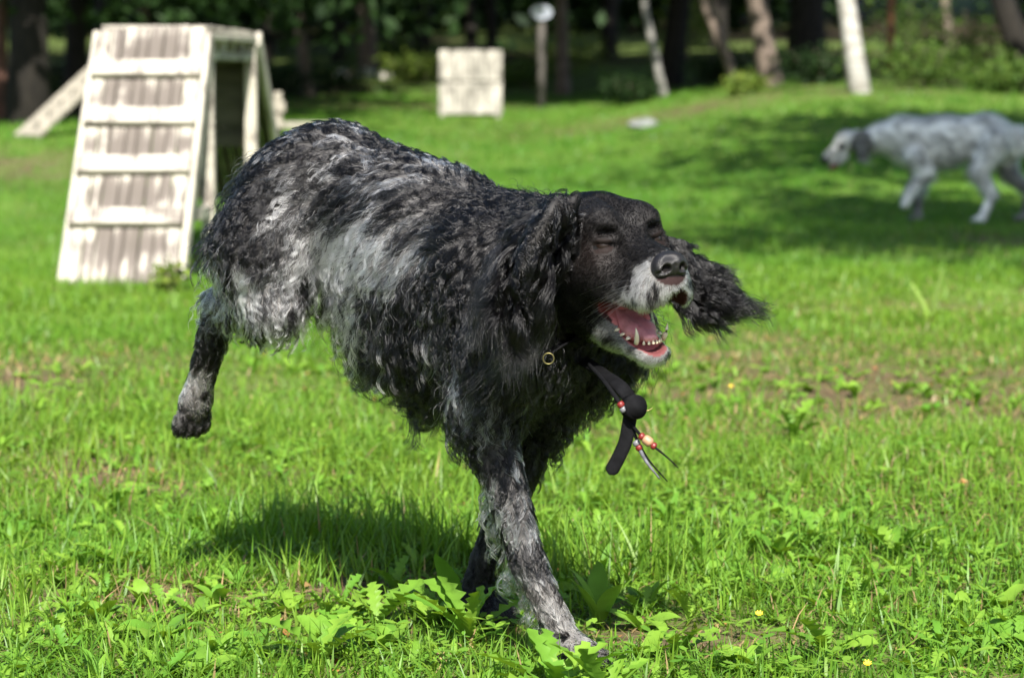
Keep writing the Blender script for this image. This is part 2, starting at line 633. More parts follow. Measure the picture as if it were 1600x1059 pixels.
C_ = np.repeat(pal[gr.integers(0, 5, n)] * (0.35 + 0.45 * gr.random((n, 1))), 4, 0)
fo_ = mesh_np('leaf_litter', V_, np.arange(4 * n).reshape(-1, 4), bpy.data.materials['straw'], colors=C_)
tag(fo_, 'small brown and orange leaf flakes strewn over the foreground soil', 'leaf litter', kind='stuff')


# ------------------------------------------------------------------ broad-leaved weeds
def leaf_strip(L, W, kind, r, arch, yaw, base, tilt):
    """one leaf as a strip bent along its length; kind: 'jag' toothed, 'oval' broad, 'spear'"""
    n = 15 if kind == 'jag' else 8
    t = np.linspace(0, 1, n)
    prof = np.sin(np.clip(t * 0.86 + 0.12, 0, 1) * math.pi) ** 0.8 if kind != 'spear' else np.sin(np.clip(t * 0.9 + 0.1, 0, 1) * math.pi) ** 0.6 * 0.55
    if kind == 'jag':
        prof = (0.25 + 0.95 * t ** 0.8) * (1 - t ** 5) ** 0.5
        prof = prof * np.where(np.arange(n) % 2 == 0, 0.50, 1.0) * (0.65 + 0.5 * r.random(n))
        prof[-2] = 0.5
    prof[0] = 0.10
    prof[-1] = 0.02
    el = tilt - arch * t ** 1.2
    ds = L / (n - 1)
    xs = np.concatenate([[0], np.cumsum(np.cos(el[:-1]) * ds)])
    zs = np.concatenate([[0], np.cumsum(np.sin(el[:-1]) * ds)])
    side = W * 0.5 * prof
    back = np.where(np.arange(n) % 2 == 1, -0.35, 0.1) * side if kind == 'jag' else 0 * side
    mid = np.stack([xs, 0 * xs, zs], -1)
    wv = r.normal(0, 0.06, n) * side
    tw = r.normal(0, 0.25)
    lf = np.stack([xs + back, side * (0.9 + 0.2 * r.random(n)), zs + (0.30 + tw) * side + wv], -1)
    rt = np.stack([xs + back, -side * (0.9 + 0.2 * r.random(n)), zs + (0.30 - tw) * side - wv], -1)
    V = np.stack([lf, mid, rt], 1).reshape(-1, 3)
    c, s = math.cos(yaw), math.sin(yaw)
    V = np.stack([V[:, 0] * c - V[:, 1] * s, V[:, 0] * s + V[:, 1] * c, V[:, 2]], -1) + base
    F = []
    for i in range(n - 1):
        a = 3 * i
        F += [(a, a + 1, a + 4), (a, a + 4, a + 3), (a + 1, a + 2, a + 5), (a + 1, a + 5, a + 4)]
    return V, np.array(F)


WEED = mat_leaf('weed_leaves', trans=0.34, rough=0.5, spec=0.22)
wr = np.random.default_rng(17)


def rosette(cx, cy, n, L, W, kind, tilt=0.9, arch=1.0, yaws=None):
    ls = []
    z = float(ground_z(np.array([cx]), np.array([cy]))[0])
    y0 = wr.random() * 6.28
    for i in range(n):
        yaw = y0 + i * 2.4 + wr.normal(0, 0.2) if yaws is None else yaws[i % len(yaws)]
        l = L * wr.uniform(0.65, 1.1)
        ls.append(leaf_strip(l, W * l / L, kind, wr, arch * wr.uniform(0.7, 1.2), yaw, np.array([cx, cy, z]), tilt * wr.uniform(0.75, 1.2)))
    return ls


def leaf_col():
    a, b = np.array((0.090, 0.220, 0.022)), np.array((0.185, 0.320, 0.035))
    return a + (b - a) * wr.random()


parts = []
for i in range(2300):
    x, y = scatter(1, 2.9, 6.6 if i % 2 else 4.3, wr)
    x, y = float(x[0]), float(y[0])
    if vnoise(np.array([[x, y, 0]]), 2.4, 81)[0] < 0.40:
        continue
    kind = wr.choice(['jag', 'jag', 'jag', 'spear', 'spear', 'oval'])
    L = wr.uniform(0.028, 0.066)
    for v, f in rosette(x, y, int(wr.integers(4, 8)), L, L * {'jag': 0.36, 'oval': 0.42, 'spear': 0.35}[kind], kind, tilt=wr.uniform(0.5, 1.2)):
        parts.append((v, f, np.tile(leaf_col(), (len(v), 1))))
# clover-like small leaflets
for i in range(3300):
    x, y = scatter(1, 3.0, 5.4, wr)
    x, y = float(x[0]), float(y[0])
    if vnoise(np.array([[x, y, 0]]), 3.1, 82)[0] < 0.5:
        continue
    z = float(ground_z(np.array([x]), np.array([y]))[0]) + wr.uniform(0.012, 0.05)
    R = wr.uniform(0.005, 0.011)
    cc = leaf_col()
    y0 = wr.random() * 6.28
    for k in range(3):
        a = y0 + k * 2.094
        c_ = np.array([x, y, z])
        d_ = np.array([math.cos(a), math.sin(a), wr.uniform(-0.1, 0.35)])
        s_ = np.array([-math.sin(a), math.cos(a), 0])
        V = np.array([c_, c_ + d_ * R + s_ * R * 0.55, c_ + d_ * R * 1.9 + s_ * R * 0.4, c_ + d_ * R * 1.9 - s_ * R * 0.4, c_ + d_ * R - s_ * R * 0.55])
        parts.append((V, np.array([(0, 1, 2), (0, 2, 3), (0, 3, 4)]), np.tile(cc, (5, 1))))
V_, F__, C_ = join(parts)
wo_ = mesh_np('ground_cover', V_, F__, WEED, colors=C_)
tag(wo_, 'low toothed weeds and clover growing among the foreground grass', 'weeds', kind='stuff')


def plant(name, label, cx, cy, n, L, W, kind, tilt, arch, yaws=None, tint=None):
    z = float(ground_z(np.array([cx]), np.array([cy]))[0])
    e = empty(name, (cx, cy, z))
    for v, f in rosette(cx, cy, n, L, W, kind, tilt, arch, yaws):
        c = leaf_col() if tint is None else np.array(tint) * wr.uniform(0.85, 1.15)
        mesh_np('leaf', v - np.array([cx, cy, z]), f, WEED, e, smooth=True, colors=np.tile(c, (len(v), 1)))
    tag(e, label, 'weed', 'large weeds in the foreground')


def gxy(px, py, h=0.0):
    """ground point under a photograph pixel (flat lawn near the camera)"""
    d = (CAM_H - h) / ((py - 529.5) / FPX * math.cos(PITCH) + math.sin(PITCH))
    w = at(px, py, d)
    return float(w[0]), float(w[1])


def pl(px, py):
    return gxy(px, py)


plant('dandelion_plant', 'toothed dandelion with a broad upright leaf just left of the forepaw', *pl(735, 1015), 13, 0.115, 0.036, 'jag', 1.25, 0.9)
plant('broadleaf_weed', 'plant with large smooth upright leaves beside the dandelion left of the forepaw', *pl(715, 985), 3, 0.115, 0.034, 'oval', 1.4, 0.5)
plant('dandelion_plant', 'dense toothed dandelion covering the planted forepaw', *pl(868, 1105), 15, 0.120, 0.034, 'jag', 1.15, 1.0)
plant('dandelion_plant', 'toothed weed directly below the toes of the forepaw', *pl(945, 1120), 12, 0.110, 0.030, 'jag', 1.15, 0.9)
plant('broadleaf_weed', 'pair of broad pointed leaves standing right behind the forepaw', *pl(935, 985), 4, 0.100, 0.030, 'oval', 1.15, 0.6)
plant('broadleaf_weed', 'dock leaf tinted dark for shade, upright in the grass right of the foreleg', *pl(972, 930), 2, 0.07, 0.032, 'oval', 1.3, 0.4, tint=(0.045, 0.12, 0.03))  # leaf colour darkened to stand in for the shade it lies in
plant('dandelion_plant', 'toothed weed at the bottom edge below the raised hind leg', *pl(500, 1045), 8, 0.095, 0.036, 'jag', 0.95, 1.0)
plant('dandelion_plant', 'toothed dandelion rosette left of centre in the foreground', *pl(590, 985), 8, 0.095, 0.036, 'jag', 1.0, 1.0)
plant('broadleaf_weed', 'low plantain with curled leaves near the bottom left', *pl(255, 1010), 6, 0.085, 0.035, 'oval', 0.7, 0.9)
plant('dandelion_plant', 'spreading toothed weed at the left between grass tufts', *pl(190, 900), 8, 0.09, 0.034, 'jag', 0.9, 1.0)
plant('dandelion_plant', 'leafy toothed weed right of the forepaw at the bottom edge', *pl(1060, 1040), 8, 0.09, 0.036, 'jag', 1.0, 1.0)
plant('dandelion_plant', 'toothed weed half way along the bottom right edge', *pl(1290, 1035), 7, 0.085, 0.034, 'jag', 1.0, 1.0)
plant('dandelion_plant', 'feathery toothed weed in the right foreground beside bare soil', *pl(1400, 880), 8, 0.095, 0.032, 'jag', 1.1, 0.9)
plant('dandelion_plant', 'tall bushy weed in front of the dry brown patch', *pl(1240, 690), 8, 0.10, 0.04, 'jag', 1.2, 0.8)
plant('broadleaf_weed', 'two pale lance leaves standing alone on the lawn below the distant dog', *pl(1455, 505), 3, 0.17, 0.040, 'spear', 1.15, 0.25, yaws=[2.6, 0.6, 2.2], tint=(0.22, 0.32, 0.07))
# small yellow blossoms
myel = mat_plain('yellow_petals', (0.75, 0.50, 0.02), rough=0.6)
for lab, (px, py) in (('tiny yellow flower in the grass right of the forepaw', (1186, 965)), ('tiny yellow flower at the bottom right of the lawn', (1355, 1042)), ('tiny yellow flower above the dangling strap', (1142, 602))):
    x, y = gxy(px, py, 0.04)
    bm = bmesh.new()
    c0 = bm.verts.new((0, 0, 0))
    rim = []
    for k in range(16):
        a = k * math.pi / 8
        rr = 0.006 if k % 2 else 0.0038
        rim.append(bm.verts.new((rr * math.cos(a), rr * math.sin(a), 0.0025 if k % 2 else 0.001)))
    for k in range(16):
        bm.faces.new((c0, rim[k], rim[(k + 1) % 16]))
    fo = bm_obj('blossom', bm, myel)
    fo.location = (x, y, float(ground_z(np.array([x]), np.array([y]))[0]) + 0.042)
    fo.rotation_euler = (0.5, 0, 0)
    tag(fo, lab, 'flower', 'yellow flowers')
# ------------------------------------------------------------------ weathered white boards
def mat_boards(name, wear=0.5, mask=True, pitch=0.233, first=0.284, half=0.208):
    m = bpy.data.materials.new(name)
    nt, out = nodes_of(m)
    N, L = nt.nodes.new, nt.links.new
    tc = N('ShaderNodeTexCoord')
    oi = N('ShaderNodeObjectInfo')
    mp = N('ShaderNodeMapping')
    mp.inputs['Scale'].default_value = (75, 2.2, 75)
    L(tc.outputs['Object'], mp.inputs[0])
    ad = N('ShaderNodeVectorMath')
    ad.operation = 'ADD'
    cx = N('ShaderNodeCombineXYZ')
    mu = N('ShaderNodeMath')
    mu.operation = 'MULTIPLY'
    mu.inputs[1].default_value = 37
    L(oi.outputs['Random'], mu.inputs[0])
    L(mu.outputs[0], cx.inputs[0])
    L(mu.outputs[0], cx.inputs[1])
    L(mp.outputs[0], ad.inputs[0])
    L(cx.outputs[0], ad.inputs[1])
    no = N('ShaderNodeTexNoise')
    no.inputs['Scale'].default_value = 1.0
    no.inputs['Detail'].default_value = 7
    no.inputs['Roughness'].default_value = 0.72
    L(ad.outputs[0], no.inputs['Vector'])
    thr = N('ShaderNodeMath')
    thr.operation = 'ADD'
    L(no.outputs[0], thr.inputs[0])
    if mask:
        sx = N('ShaderNodeSeparateXYZ')
        L(tc.outputs['Object'], sx.inputs[0])
        ax = N('ShaderNodeMath')
        ax.operation = 'ABSOLUTE'
        L(sx.outputs['X'], ax.inputs[0])
        r1 = N('ShaderNodeMapRange')
        r1.interpolation_type = 'SMOOTHSTEP'
        r1.inputs['From Min'].default_value = half * 0.25
        r1.inputs['From Max'].default_value = half * 1.15
        r1.inputs['To Min'].default_value = 0.27
        r1.inputs['To Max'].default_value = 0.02
        L(ax.outputs[0], r1.inputs[0])
        # paws scuff the boards just above each batten
        s1 = N('ShaderNodeMath')
        s1.operation = 'SUBTRACT'
        s1.inputs[1].default_value = first
        L(sx.outputs['Y'], s1.inputs[0])
        s2 = N('ShaderNodeMath')
        s2.operation = 'PINGPONG'
        s2.inputs[1].default_value = pitch / 2
        L(s1.outputs[0], s2.inputs[0])
        r2 = N('ShaderNodeMapRange')
        r2.inputs['From Min'].default_value = 0.02
        r2.inputs['From Max'].default_value = pitch / 2
        r2.inputs['To Min'].default_value = -0.12
        r2.inputs['To Max'].default_value = 0.06
        L(s2.outputs[0], r2.inputs[0])
        s3 = N('ShaderNodeMath')
        s3.operation = 'ADD'
        L(r1.outputs[0], s3.inputs[0])
        L(r2.outputs[0], s3.inputs[1])
        L(s3.outputs[0], thr.inputs[1])
    else:
        thr.inputs[1].default_value = 0.0
    nb = N('ShaderNodeTexNoise')
    nb.inputs['Scale'].default_value = 7.0
    nb.inputs['Detail'].default_value = 4
    av = N('ShaderNodeVectorMath')
    av.operation = 'ADD'
    L(tc.outputs['Object'], av.inputs[0])
    L(cx.outputs[0], av.inputs[1])
    L(av.outputs[0], nb.inputs['Vector'])
    rb = N('ShaderNodeMapRange')
    rb.inputs['From Min'].default_value = 0.3
    rb.inputs['From Max'].default_value = 0.7
    rb.inputs['To Min'].default_value = -0.16
    rb.inputs['To Max'].default_value = 0.15
    L(nb.outputs[0], rb.inputs[0])
    th2 = N('ShaderNodeMath')
    th2.operation = 'ADD'
    L(thr.outputs[0], th2.inputs[0])
    L(rb.outputs[0], th2.inputs[1])
    thr = th2
    cr = N('ShaderNodeValToRGB')
    e = cr.color_ramp.elements
    e[0].position = 0.0
    e[0].color = (0.45, 0.42, 0.35, 1)
    e[1].position = 1.0
    e[1].color = (0.10, 0.085, 0.07, 1)
    for p, c in ((0.56 - 0.16 * wear, (0.42, 0.39, 0.32)), (0.63 - 0.16 * wear, (0.36, 0.33, 0.28)), (0.75 - 0.16 * wear, (0.13, 0.11, 0.095))):
        q = e.new(p)
        q.color = (*c, 1)
    L(thr.outputs[0], cr.inputs[0])
    b = N('ShaderNodeBsdfPrincipled')
    b.inputs['Roughness'].default_value = 0.7
    b.inputs['Specular IOR Level'].default_value = 0.25
    L(cr.outputs[0], b.inputs['Base Color'])
    bp = N('ShaderNodeBump')
    bp.inputs['Strength'].default_value = 0.5
    bp.inputs['Distance'].default_value = 0.004
    L(no.outputs[0], bp.inputs['Height'])
    L(bp.outputs[0], b.inputs['Normal'])
    L(b.outputs[0], out.inputs[0])
    return m


M_ramp = mat_boards('worn_white_planks', 0.6, True)
M_trim = mat_boards('white_trim', 0.55, False)
M_mossy = mat_noise('mossy_wood', (0.12, 0.12, 0.06), (0.30, 0.28, 0.19), scale=14, rough=0.85, stretch=(1, 1, 0.3), bump=0.4)
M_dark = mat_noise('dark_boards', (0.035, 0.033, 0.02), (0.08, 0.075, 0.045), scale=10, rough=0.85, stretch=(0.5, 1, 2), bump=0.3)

# ------------------------------------------------------------------ climbing ramp
YB, YT, ZT = 9.4, 10.16, 0.95
XL, XR = -1.653, -1.237
ramp = empty('climbing_ramp', ((XL + XR) / 2, YB, 0), (0, 0, math.radians(-2.2)))
tag(ramp, 'tall white wooden climbing ramp with cross battens and worn boards at the left', 'dog ramp')
slope = empty('ramp_face')
slope.parent = ramp
ang = math.atan2(ZT, YT - YB)
slope.rotation_euler = (ang, 0, 0)
LEN = math.hypot(ZT, YT - YB)
W = XR - XL
npl = 8
wds = [random.uniform(0.7, 1.35) for _ in range(npl)]
xo = -W / 2
for i in range(npl):
    w = W * wds[i] / sum(wds)
    xo += w
    o = box('plank', (xo - w / 2, LEN / 2 + random.uniform(-0.012, 0.004), 0), (w - 0.0045, LEN + random.uniform(-0.012, 0.02), 0.02 + random.uniform(-0.003, 0.004)), M_ramp, slope, None, 0.004, 0.002)
for t in (0.235, 0.4355, 0.6245, 0.8165):
    box('batten', (random.uniform(-0.004, 0.004), t * LEN, 0.027), (W + 0.015, 0.072, 0.034), M_trim, slope, Matrix.Rotation(random.uniform(-0.008, 0.008), 3, 'Z'), 0.004, 0.002)
for s in (-1, 1):
    box('side_rail', (s * (W / 2 + 0.014), LEN / 2, -0.035), (0.026, LEN - 0.02, 0.075), M_trim, slope, None, 0.004, 0.001)
RX = W / 2
YM = 1.34                      # platform depth beyond the ramp top
for s in (-1, 1):
    for yy in (0.10, YM):
        yb = YT - YB + yy
        box('post', (s * (RX - 0.010), yb, ZT / 2 - 0.02), (0.052, 0.05, ZT - 0.05), M_mossy if s < 0 else M_trim, ramp, None, 0.004, 0.001)
    beam('top_rail', (s * (RX - 0.01), YT - YB + 0.02, ZT - 0.03), (s * (RX - 0.01), YT - YB + YM + 0.04, ZT - 0.02), 0.055, 0.03, M_trim, ramp)
    beam('lower_rail', (s * (RX - 0.01), 0.55, 0.23), (s * (RX - 0.01), YT - YB + 0.10, 0.23), 0.03, 0.05, M_trim, ramp)
    beam('upper_rail', (s * (RX - 0.01), YT - YB + 0.13, ZT - 0.105), (s * (RX - 0.01), YT - YB + YM - 0.03, ZT - 0.10), 0.03, 0.035, M_trim, ramp)
for k in range(6):
    yy = YT - YB + 0.06 + k * (YM - 0.02) / 5
    box('deck_block', (0, yy, ZT - 0.055), (W - 0.02, 0.085, 0.05), M_trim if k % 2 == 0 else M_mossy, ramp, None, 0.004, 0.002)
for k in range(9):
    yy = YT - YB + 0.03 + (k + 0.5) * YM / 9
    box('deck_board', (0, yy, ZT + 0.004), (W, YM / 9 - 0.006, 0.02), M_trim, ramp, None, 0.003, 0.002)
for k in range(5):
    box('back_board', (0, YT - YB + YM + 0.036, 0.45 + 0.045 + k * 0.09), (W + 0.02, 0.02, 0.086), M_dark, ramp, None, 0.003, 0.002)
# far side of the platform: the board ramp going down away from the viewer
fr = empty('far_slope')
fr.parent = ramp
y0 = YT - YB + YM + 0.06
fr.location = (0, y0, ZT)
fr.rotation_euler = (math.radians(-40), 0, 0)
for i in range(npl):
    w = W / npl
    box('plank', (-W / 2 + w * (i + 0.5), 0.60, 0), (w - 0.005, 1.2, 0.02), M_dark, fr, None, 0.003, 0.001)
for s in (-1, 1):
    box('side_rail', (s * (W / 2 + 0.016), 0.62, -0.02), (0.028, 1.24, 0.08), M_trim, fr, None, 0.004, 0.001)
box('cross_brace', (0, YT - YB + 0.10, 0.30), (W - 0.08, 0.03, 0.05), M_mossy, ramp, None, 0.003)

# ------------------------------------------------------------------ dog walk far behind it, at the left
def on(px, py, d):
    return Vector(at(px, py, d).tolist())


dw = empty('dog_walk', tuple(on(42, 214, 22)))
o0 = Vector(dw.location)
e0, e1 = on(42, 213, 22.0), on(205, 62, 23.2)
M_grey = mat_noise('grey_weathered_wood', (0.17, 0.155, 0.12), (0.33, 0.30, 0.24), scale=9, rough=0.8, stretch=(3, 1, 3), bump=0.3)
beam('plank', e0 - o0, e1 - o0, 0.28, 0.035, M_grey, dw)
dirw = (e1 - e0).normalized()
for k in range(6):
    c = e0 - o0 + dirw * (0.18 + 0.19 * k) + Vector((0, 0, 0.026))
    beam('batten', c + Vector((0, -0.13, 0)), c + Vector((0, 0.13, 0)), 0.025, 0.016, M_grey, dw)
e2 = e1 + Vector((0.85, 0.9, 0))
beam('top_plank', e1 - o0 + Vector((0.02, 0, 0.002)), e2 - o0, 0.28, 0.035, M_grey, dw)
for p in (e1 + Vector((0.05, 0, 0)), e2 - Vector((0.05, 0, 0))):
    zg = float(ground_z(np.array([p.x]), np.array([p.y]))[0])
    for s in (-1, 1):
        beam('leg', Vector((p.x, p.y + s * 0.12, p.z - 0.02)) - o0, Vector((p.x, p.y + s * 0.2, zg - 0.02)) - o0, 0.05, 0.05, M_grey, dw, up=(0, 1, 0))
tag(dw, 'grey plank dog walk slanting down to the grass behind the climbing ramp', 'dog walk')

# low weathered bench right of the ramp
bd = 17.0
b0 = on(470, 196, bd)
zg = float(ground_z(np.array([b0.x]), np.array([b0.y]))[0])
bench = empty('wooden_bench', (b0.x, b0.y, zg))
hz_ = b0.z - zg
for k in range(3):
    box('seat_board', (0.0, -0.13 + k * 0.13, hz_), (0.52, 0.12, 0.035), M_grey, bench, None, 0.004, 0.003)
for sx in (-0.2, 0.2):
    for sy in (-0.12, 0.12):
        box('leg', (sx, sy, hz_ / 2 - 0.01), (0.06, 0.06, hz_ - 0.02), M_grey, bench, None, 0.004)
for k, (xx, hh) in enumerate(((-0.24, 0.17), (-0.17, 0.22))):
    box('back_post', (xx, 0.23, (hz_ + hh) / 2), (0.055, 0.05, hz_ + hh), M_grey, bench, None, 0.004)
box('back_board', (-0.20, 0.195, hz_ + 0.12), (0.16, 0.02, 0.07), M_grey, bench, None, 0.004)
tag(bench, 'low weathered wooden bench on the grass behind the rump of the running dog', 'bench')

# ------------------------------------------------------------------ white hurdle box further back
bx = on(735, 185, 30.5)
zg = float(ground_z(np.array([bx.x]), np.array([bx.y]))[0])
hb = empty('agility_obstacle', (bx.x, bx.y, zg))
M_wall = mat_noise('white_panel_paint', (0.13, 0.12, 0.10), (0.38, 0.36, 0.31), scale=7, rough=0.7, stretch=(2, 2, 0.7), bump=0.3)
H_, W_ = 0.80, 0.76
slp = Matrix.Rotation(math.radians(-10), 3, 'X')
for k in range(2):
    for j in range(4):
        box('plank', slp @ Vector((-W_ / 2 + (j + 0.5) * W_ / 4, 0, 0.02 + H_ / 4 + k * H_ / 2)), (W_ / 4 - 0.014, 0.025 + 0.006 * ((j + k) % 2), H_ / 2 - 0.03), M_wall, hb, slp, 0.004, 0.003)
for z in (0.10, H_ / 2 + 0.01, H_ - 0.05):
    box('batten', slp @ Vector((0, 0.028, z)), (W_, 0.03, 0.06), M_wall, hb, slp, 0.004)
slp2 = Matrix.Rotation(math.radians(14), 3, 'X')
for j in range(4):
    box('back_plank', slp2 @ Vector((-W_ / 2 + (j + 0.5) * W_ / 4, 0, 0)) + Vector((0, 0.24, H_ / 2)), (W_ / 4 - 0.006, 0.025, H_ - 0.02), M_dark, hb, slp2, 0.004)
for s in (-1, 1):
    box('foot', (s * (W_ / 2 - 0.05), 0.1, 0.01), (0.06, 0.5, 0.05), M_wall, hb, None, 0.004)
tag(hb, 'square white board obstacle standing alone at the far end of the lawn', 'obstacle')

# white bar lying on the lawn behind the dog's back
p0, p1 = on(640, 266, 19.0), on(726, 262, 19.0)
zz = [float(ground_z(np.array([p.x]), np.array([p.y]))[0]) + 0.05 for p in (p0, p1)]
V, F = tube_np([(p0.x, p0.y, zz[0]), ((p0.x + p1.x) / 2, p0.y, sum(zz) / 2), (p1.x, p1.y, zz[1])], 0.022, 10)
jb = empty('jump_bar', (p1.x, p1.y, zz[1] - 0.05))
bo = mesh_np('bar', V - np.array(jb.location), F, M_wall, jb, smooth=True)
for x_ in (0.02, -0.36):
    box('bar_rest', (x_, 0, 0.012), (0.05, 0.10, 0.045), M_wall, jb, None, 0.004)
tag(jb, 'white bar lying in the grass behind the back of the running dog', 'jump bar')

# grey flat stone at the edge of the lawn
def rock(name, label, px, py, d, s, mat, seed, sink=0.35, group=None):
    p = at(px, py, d)
    z = float(ground_z(np.array([p[0]]), np.array([p[1]]))[0])
    bm = bmesh.new()
    bmesh.ops.create_icosphere(bm, subdivisions=3, radius=1.0)
    P_ = np.array([v.co[:] for v in bm.verts])
    nn = 0.75 + 0.5 * vnoise(P_ + seed * 3.1, 1.4, seed) + 0.12 * vnoise(P_ + seed, 5, seed)
    for v, k in zip(bm.verts, nn):
        v.co = Vector((v.co.x * s[0] * k, v.co.y * s[1] * k, v.co.z * s[2] * k))
    o = bm_obj(name, bm, mat, smooth=True)
    o.location = (p[0], p[1], z + s[2] * sink)
    o.rotation_euler = (0, 0, seed * 1.3)
    tag(o, label, 'stone', group)


M_stone = mat_noise('grey_stone', (0.09, 0.10, 0.09), (0.20, 0.21, 0.20), scale=9, rough=0.85, bump=0.5)
M_pale = mat_noise('pale_stone', (0.42, 0.38, 0.32), (0.66, 0.62, 0.54), scale=9, rough=0.85, bump=0.5)
rock('stone', 'flat grey stone on the lawn edge in front of the leaning thin trunk', 1008, 155, 25, (0.16, 0.12, 0.06), M_stone, 3)
rock('stone', 'largest pale stone on the bank left of the white obstacle', 535, 106, 42, (0.20, 0.15, 0.12), M_pale, 4, group='pale stones on the bank')
rock('stone', 'middle one of the pale stones left of the white obstacle', 572, 108, 42.5, (0.14, 0.12, 0.10), M_pale, 5, group='pale stones on the bank')
rock('stone', 'pale stone nearest the white obstacle on the bank', 602, 112, 42, (0.11, 0.11, 0.09), M_pale, 6, group='pale stones on the bank')

# sign plate on a post at the wood's edge
sp = on(846, 112, 33)
zg = float(ground_z(np.array([sp.x]), np.array([sp.y]))[0])
sg = empty('notice_post', (sp.x, sp.y, zg))
top = on(843, 20, 33)
M_post = mat_noise('grey_post', (0.045, 0.04, 0.035), (0.10, 0.09, 0.08), scale=8, rough=0.85, stretch=(3, 3, 0.5))
V, F = tube_np([(0, 0, -0.05), (0.0, 0, 0.5), (0.0, 0, top.z - zg - 0.05)], [0.055, 0.05, 0.05], 10)
mesh_np('post', V, F, M_post, sg, smooth=True)
bm = bmesh.new()
bmesh.ops.create_cone(bm, cap_ends=True, segments=28, radius1=0.135, radius2=0.135, depth=0.02)
for v in bm.verts:
    v.co = Vector((v.co.x, v.co.z - 0.065, v.co.y * 0.68 + top.z - zg))
M_white = mat_plain('white_enamel', (0.40, 0.43, 0.50), rough=0.35)
bm_obj('plate', bm, M_white, sg)
tag(sg, 'grey post with a white oval plate at the edge of the wood', 'sign post')

# rusty slim post at the upper right
rp = on(1391, 95, 33)
zg = float(ground_z(np.array([rp.x]), np.array([rp.y]))[0])
ro = empty('rusty_post', (rp.x, rp.y, zg))
M_rust = mat_noise('rust', (0.16, 0.06, 0.03), (0.30, 0.13, 0.07), scale=12, rough=0.85)
V, F = tube_np([(0, 0, -0.05), (0, 0, 0.8), (0.01, 0, 2.4)], 0.045, 10)
mesh_np('post', V, F, M_rust, ro, smooth=True)
V, F = tube_np([(0.01, 0, 2.4), (0.01, 0, 2.44)], [0.052, 0.02], 10)
mesh_np('cap', V, F, M_rust, ro, smooth=True)
tag(ro, 'slim reddish post among the bushes right of the white birch', 'post')
# ------------------------------------------------------------------ trees and shrubs
LEAF = mat_leaf('tree_leaves', trans=0.30, rough=0.6, spec=0.14)
tr = np.random.default_rng(23)
BARK = {
    'dark': mat_noise('dark_bark', (0.006, 0.005, 0.004), (0.018, 0.015, 0.011), scale=7, rough=0.95, stretch=(3, 3, 0.6), bump=0.8, bscale=12),
    'brown': mat_noise('brown_bark', (0.07, 0.053, 0.041), (0.18, 0.14, 0.112), scale=7, rough=0.95, stretch=(3, 3, 0.6), bump=0.8, bscale=12),
    'grey': mat_noise('grey_bark', (0.12, 0.115, 0.10), (0.27, 0.26, 0.24), scale=7, rough=0.95, stretch=(3, 3, 0.6), bump=0.6, bscale=12),
    'birch': mat_noise('birch_bark', (0.20, 0.18, 0.15), (0.42, 0.41, 0.38), scale=5, rough=0.7, stretch=(1, 1, 4), bump=0.4, bscale=14),
    'red': mat_noise('pine_bark', (0.035, 0.022, 0.017), (0.13, 0.062, 0.045), scale=7, rough=0.95, stretch=(3, 3, 0.8), bump=0.8, bscale=12),
}
GREENS = {'dark': ((0.007, 0.018, 0.005), (0.022, 0.048, 0.012)), 'mid': ((0.040, 0.085, 0.015), (0.090, 0.150, 0.025)), 'lime': ((0.080, 0.140, 0.022), (0.160, 0.210, 0.035))}


def leaf_cloud(P, size, cols):
    """one folded diamond leaf at each point"""
    n = len(P)
    a = tr.normal(0, 1, (n, 3))
    a /= np.linalg.norm(a, axis=1, keepdims=True)
    b = np.cross(a, tr.normal(0, 1, (n, 3)))
    b /= np.linalg.norm(b, axis=1, keepdims=True)
    c = np.cross(a, b)
    s = (size * (0.6 + 0.8 * tr.random(n)))[:, None]
    V = np.stack([P - a * s * 0.5, P + b * s * 0.30 + c * s * 0.08, P + a * s * 0.5, P - b * s * 0.30 + c * s * 0.08], 1).reshape(-1, 3)
    k = (np.arange(n) * 4)[:, None]
    F = np.concatenate([k + np.array([0, 1, 2]), k + np.array([0, 2, 3])], 1).reshape(-1, 3)
    lo, hi = np.array(cols[0]), np.array(cols[1])
    C = np.repeat(lo + (hi - lo) * tr.random((n, 1)), 4, 0)
    return V, F, C


